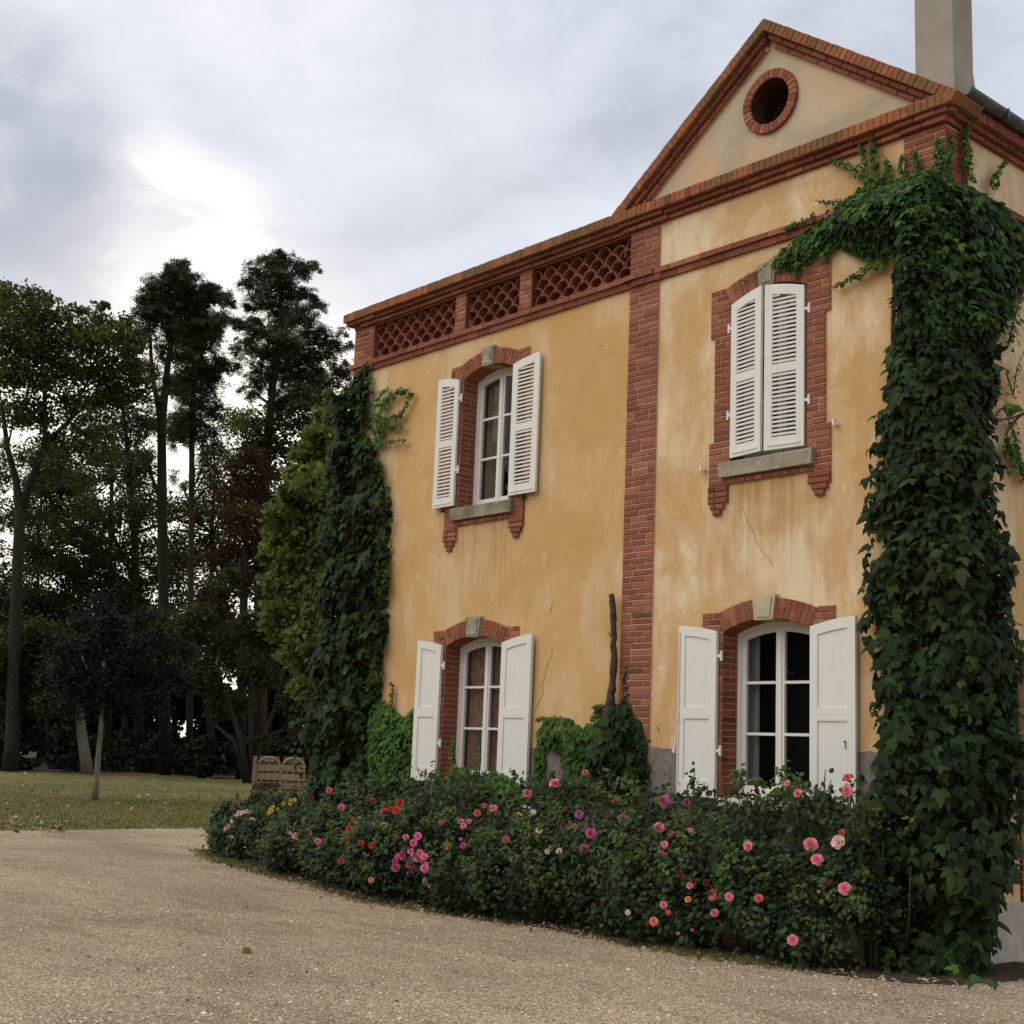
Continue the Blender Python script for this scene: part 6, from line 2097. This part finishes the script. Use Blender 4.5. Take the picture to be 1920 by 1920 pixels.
post = thing('fence_post', 'slim weathered wooden post at the free end of the fence', 'fence post', tuple(fpt(0, 0, 0)))
fbox(-0.035, 0.035, -0.035, 0.035, 0, 1.365).build('post', M['wood'], post)
fbox(-0.028, 0.028, -0.028, 0.028, 1.367, 1.395).build('post_cap', M['wood'], post)
for pi, (u0, lab) in enumerate(((0.045, 'arched wooden fence panel beside the free post'), (0.515, 'arched wooden fence panel half hidden by the ivy'))):
    wdt = 0.46
    pn = thing('arched_fence', lab, 'fence', tuple(fpt(u0, 0, 0)), 'arched wooden fence panels')
    for u in (u0 + 0.012, u0 + wdt - 0.012):
        fbox(u - 0.014, u + 0.014, -0.02, 0.02, 0.05, 1.19).build('stile', M['wood'], pn)
    m = MB()
    pts = []
    for k in range(15):
        a = math.pi * k / 14
        pts.append(fpt(u0 + wdt / 2 - math.cos(a) * (wdt / 2 - 0.012), 0, 1.19 + 0.19 * math.sin(a)))
    m.tube(pts, 0.030, 6)
    m.build('arched_rail', M['wood'], pn)
    zz = 0.10
    k = 0
    while zz < 1.31:
        h = 0.125
        zc = zz + h / 2
        hw_ = wdt / 2 - 0.03
        if zc > 1.19:
            hw_ *= math.sqrt(max(1 - ((zc - 1.19) / 0.19) ** 2, 0.05))
        uc = u0 + wdt / 2
        front = True
        fbox(uc - hw_, uc + hw_, -0.014 if front else 0.004, -0.004 if front else 0.014, zz, min(zz + h, 1.36)).build('slat', M['wood'], pn)
        fbox(u0 + 0.03, u0 + wdt - 0.03, 0.014, 0.022, zz + h - 0.01, min(zz + h + 0.055, 1.30)).build('back_slat', M['wood_dark'], pn)
        zz += h + 0.045
        k += 1
    for u in (0.10, 0.23, 0.36):
        fbox(u0 + u - 0.022, u0 + u + 0.022, -0.003, 0.012, 0.08, 1.29 if u == 0.23 else 1.25).build('batten', M['wood'], pn)
    if pi == 0:
        n = 260
        q = np.stack([rng.uniform(u0 - 0.05, u0 + wdt * 0.95, n), rng.choice([0.42, 0.62, 0.86], n, p=[0.3, 0.35, 0.35]) + rng.normal(0, 0.03, n)], 1)
        pos = np.array([fpt(u, -0.05 - rnd.uniform(0, 0.05), z_) for u, z_ in q])
        X, Y, Z = hang_basis(np.tile(-ay + UP * 0.5, (n, 1)), 0.4, 0.8)
        V, Fc = scatter(OVAL_V, OVAL_F, pos, X, Y, Z, 0.06 * rng.uniform(0.6, 1.2, n))
        tw = thing('vine', 'thin dark vine trailing across the free fence panel', 'climbing plant', tuple(fpt(u0, -0.05, 0)))
        ob = link('foliage', mesh_np('foliage', V, Fc, M['wood_floor_leaf']), tw)
        ob['kind'] = 'stuff'
        m = MB()
        for z_ in (0.42, 0.62, 0.86):
            m.tube([fpt(u0 - 0.03 + 0.12 * i, -0.05, z_ + rnd.uniform(-0.03, 0.03)) for i in range(5)], 0.008, 5)
        m.build('stem', M['vine'], tw)

# ------------------------------------------------------------------ ground cover
def flat_leaves(name, pts, size, mat, tilt=0.35, lift=0.012):
    pts = np.array(pts)
    n = len(pts)
    z = unit(np.array([0, 0, 1.0]) + rng.normal(0, tilt, (n, 3)))
    x = unit(np.cross(unit(rng.normal(0, 1, (n, 3))), z))
    pos = np.stack([pts[:, 0], pts[:, 1], np.full(n, lift) + (pts[:, 2] if pts.shape[1] > 2 else 0)], 1)
    V, Fc = scatter(OVAL_V + np.array([0, 0.5, 0.05]), OVAL_F, pos, x, np.cross(z, x), z, size * rng.uniform(0.5, 1.3, n))
    o = link(name, mesh_np(name, V, Fc, M[mat]))
    o['kind'] = 'stuff'
    return o


pts = []
while len(pts) < 800:
    x = rnd.uniform(-62, -24.2)
    y = rnd.uniform(5, 40)
    if rnd.random() < (1.0 if x > -34 else 0.45):
        pts.append((x, y))
for i in range(90):
    p = onground(rnd.uniform(-20, 130), rnd.uniform(1535, 1562))
    pts.append((p[0], p[1]))
flat_leaves('fallen_leaves', pts, 0.12, 'fallen', 0.5, 0.03)
pts = []
for i in range(900):
    x = rnd.uniform(-17.5, -5.9)
    pts.append((x, bed_front(x) + rnd.gauss(0.05, 0.16)))
for i in range(60):
    p = onground(rnd.uniform(0, 700), rnd.uniform(1575, 1900))
    pts.append((p[0], p[1]))
flat_leaves('leaf_litter', pts, 0.045, 'fallen', 0.5, 0.018)
o = flat_leaves('fallen_leaf', [tuple(onground(459, 1786)[:2]), tuple(onground(463, 1788)[:2])], 0.10, 'fallen', 0.5, 0.015)
del o['kind']
tag(o, 'single dark dry leaf lying on the open gravel', 'leaf')


n = 5200
p = np.array([onground(rnd.uniform(-60, 1980), 1560 + 400 * rnd.random() ** 0.8)[:2] for _ in range(n)])
ok = np.array([q[1] < bed_front(q[0]) + 0.15 or q[0] < -18.5 for q in p]) & (p[:, 0] > -23)
p = p[ok]
OCT_V = np.array([(1, 0, 0), (0.2, 1, 0.1), (-1, 0.1, 0), (-0.1, -1, 0), (0, 0, 0.7), (0, 0, -0.5)])
OCT_F = np.array([(0, 1, 4), (1, 2, 4), (2, 3, 4), (3, 0, 4)])
X, Y, Z = rand_rot(len(p))
Z = unit(Z * 0.35 + UP)
X = unit(np.cross(Y, Z))
V, Fc = scatter(OCT_V, OCT_F, np.column_stack([p, np.full(len(p), 0.003)]), X, np.cross(Z, X), Z, rng.uniform(0.005, 0.014, len(p)) * np.where(rng.uniform(0, 1, len(p)) < 0.05, 1.7, 1.0))
link('loose_stones', mesh_np('loose_stones', V, Fc, M['pebble']))['kind'] = 'stuff'


def blades(name, pts, h, mat, w=0.012):
    pts = np.array(pts)
    n = len(pts)
    a = rng.uniform(0, 6.28, n)
    lean = rng.normal(0, 0.45, (n, 2)) * h
    hh = h * rng.uniform(0.5, 1.3, n)
    c, s_ = np.cos(a) * w, np.sin(a) * w
    V = np.zeros((n, 3, 3))
    V[:, 0] = np.stack([pts[:, 0] - c, pts[:, 1] - s_, np.zeros(n)], 1)
    V[:, 1] = np.stack([pts[:, 0] + c, pts[:, 1] + s_, np.zeros(n)], 1)
    V[:, 2] = np.stack([pts[:, 0] + lean[:, 0], pts[:, 1] + lean[:, 1], hh], 1)
    o = link(name, mesh_np(name, V.reshape(-1, 3), np.arange(3 * n).reshape(-1, 3), M[mat]))
    o['kind'] = 'stuff'
    return o


pts = []
while len(pts) < 60000:
    y = rnd.uniform(3, 26)
    x = -23.5 - 0.06 * (y - 9) - abs(rnd.gauss(0, 1)) * 11.0 + rnd.uniform(-0.1, 0.25)
    if x > -50:
        pts.append((x, y))
blades('grass', pts, 0.035, 'grass', 0.014)
pts = []
for i in range(5200):
    x = rnd.choice([rnd.gauss(-17.4, 0.8), rnd.gauss(-16.2, 0.9), rnd.gauss(-16.8, 0.9), rnd.gauss(-7.9, 0.5), rnd.gauss(-12.5, 1.5)])
    pts.append((x, bed_front(x) + abs(rnd.gauss(0, 0.12)) * rnd.choice([-0.9, 1])))
blades('bed_weeds', pts, 0.04, 'grass', 0.009)
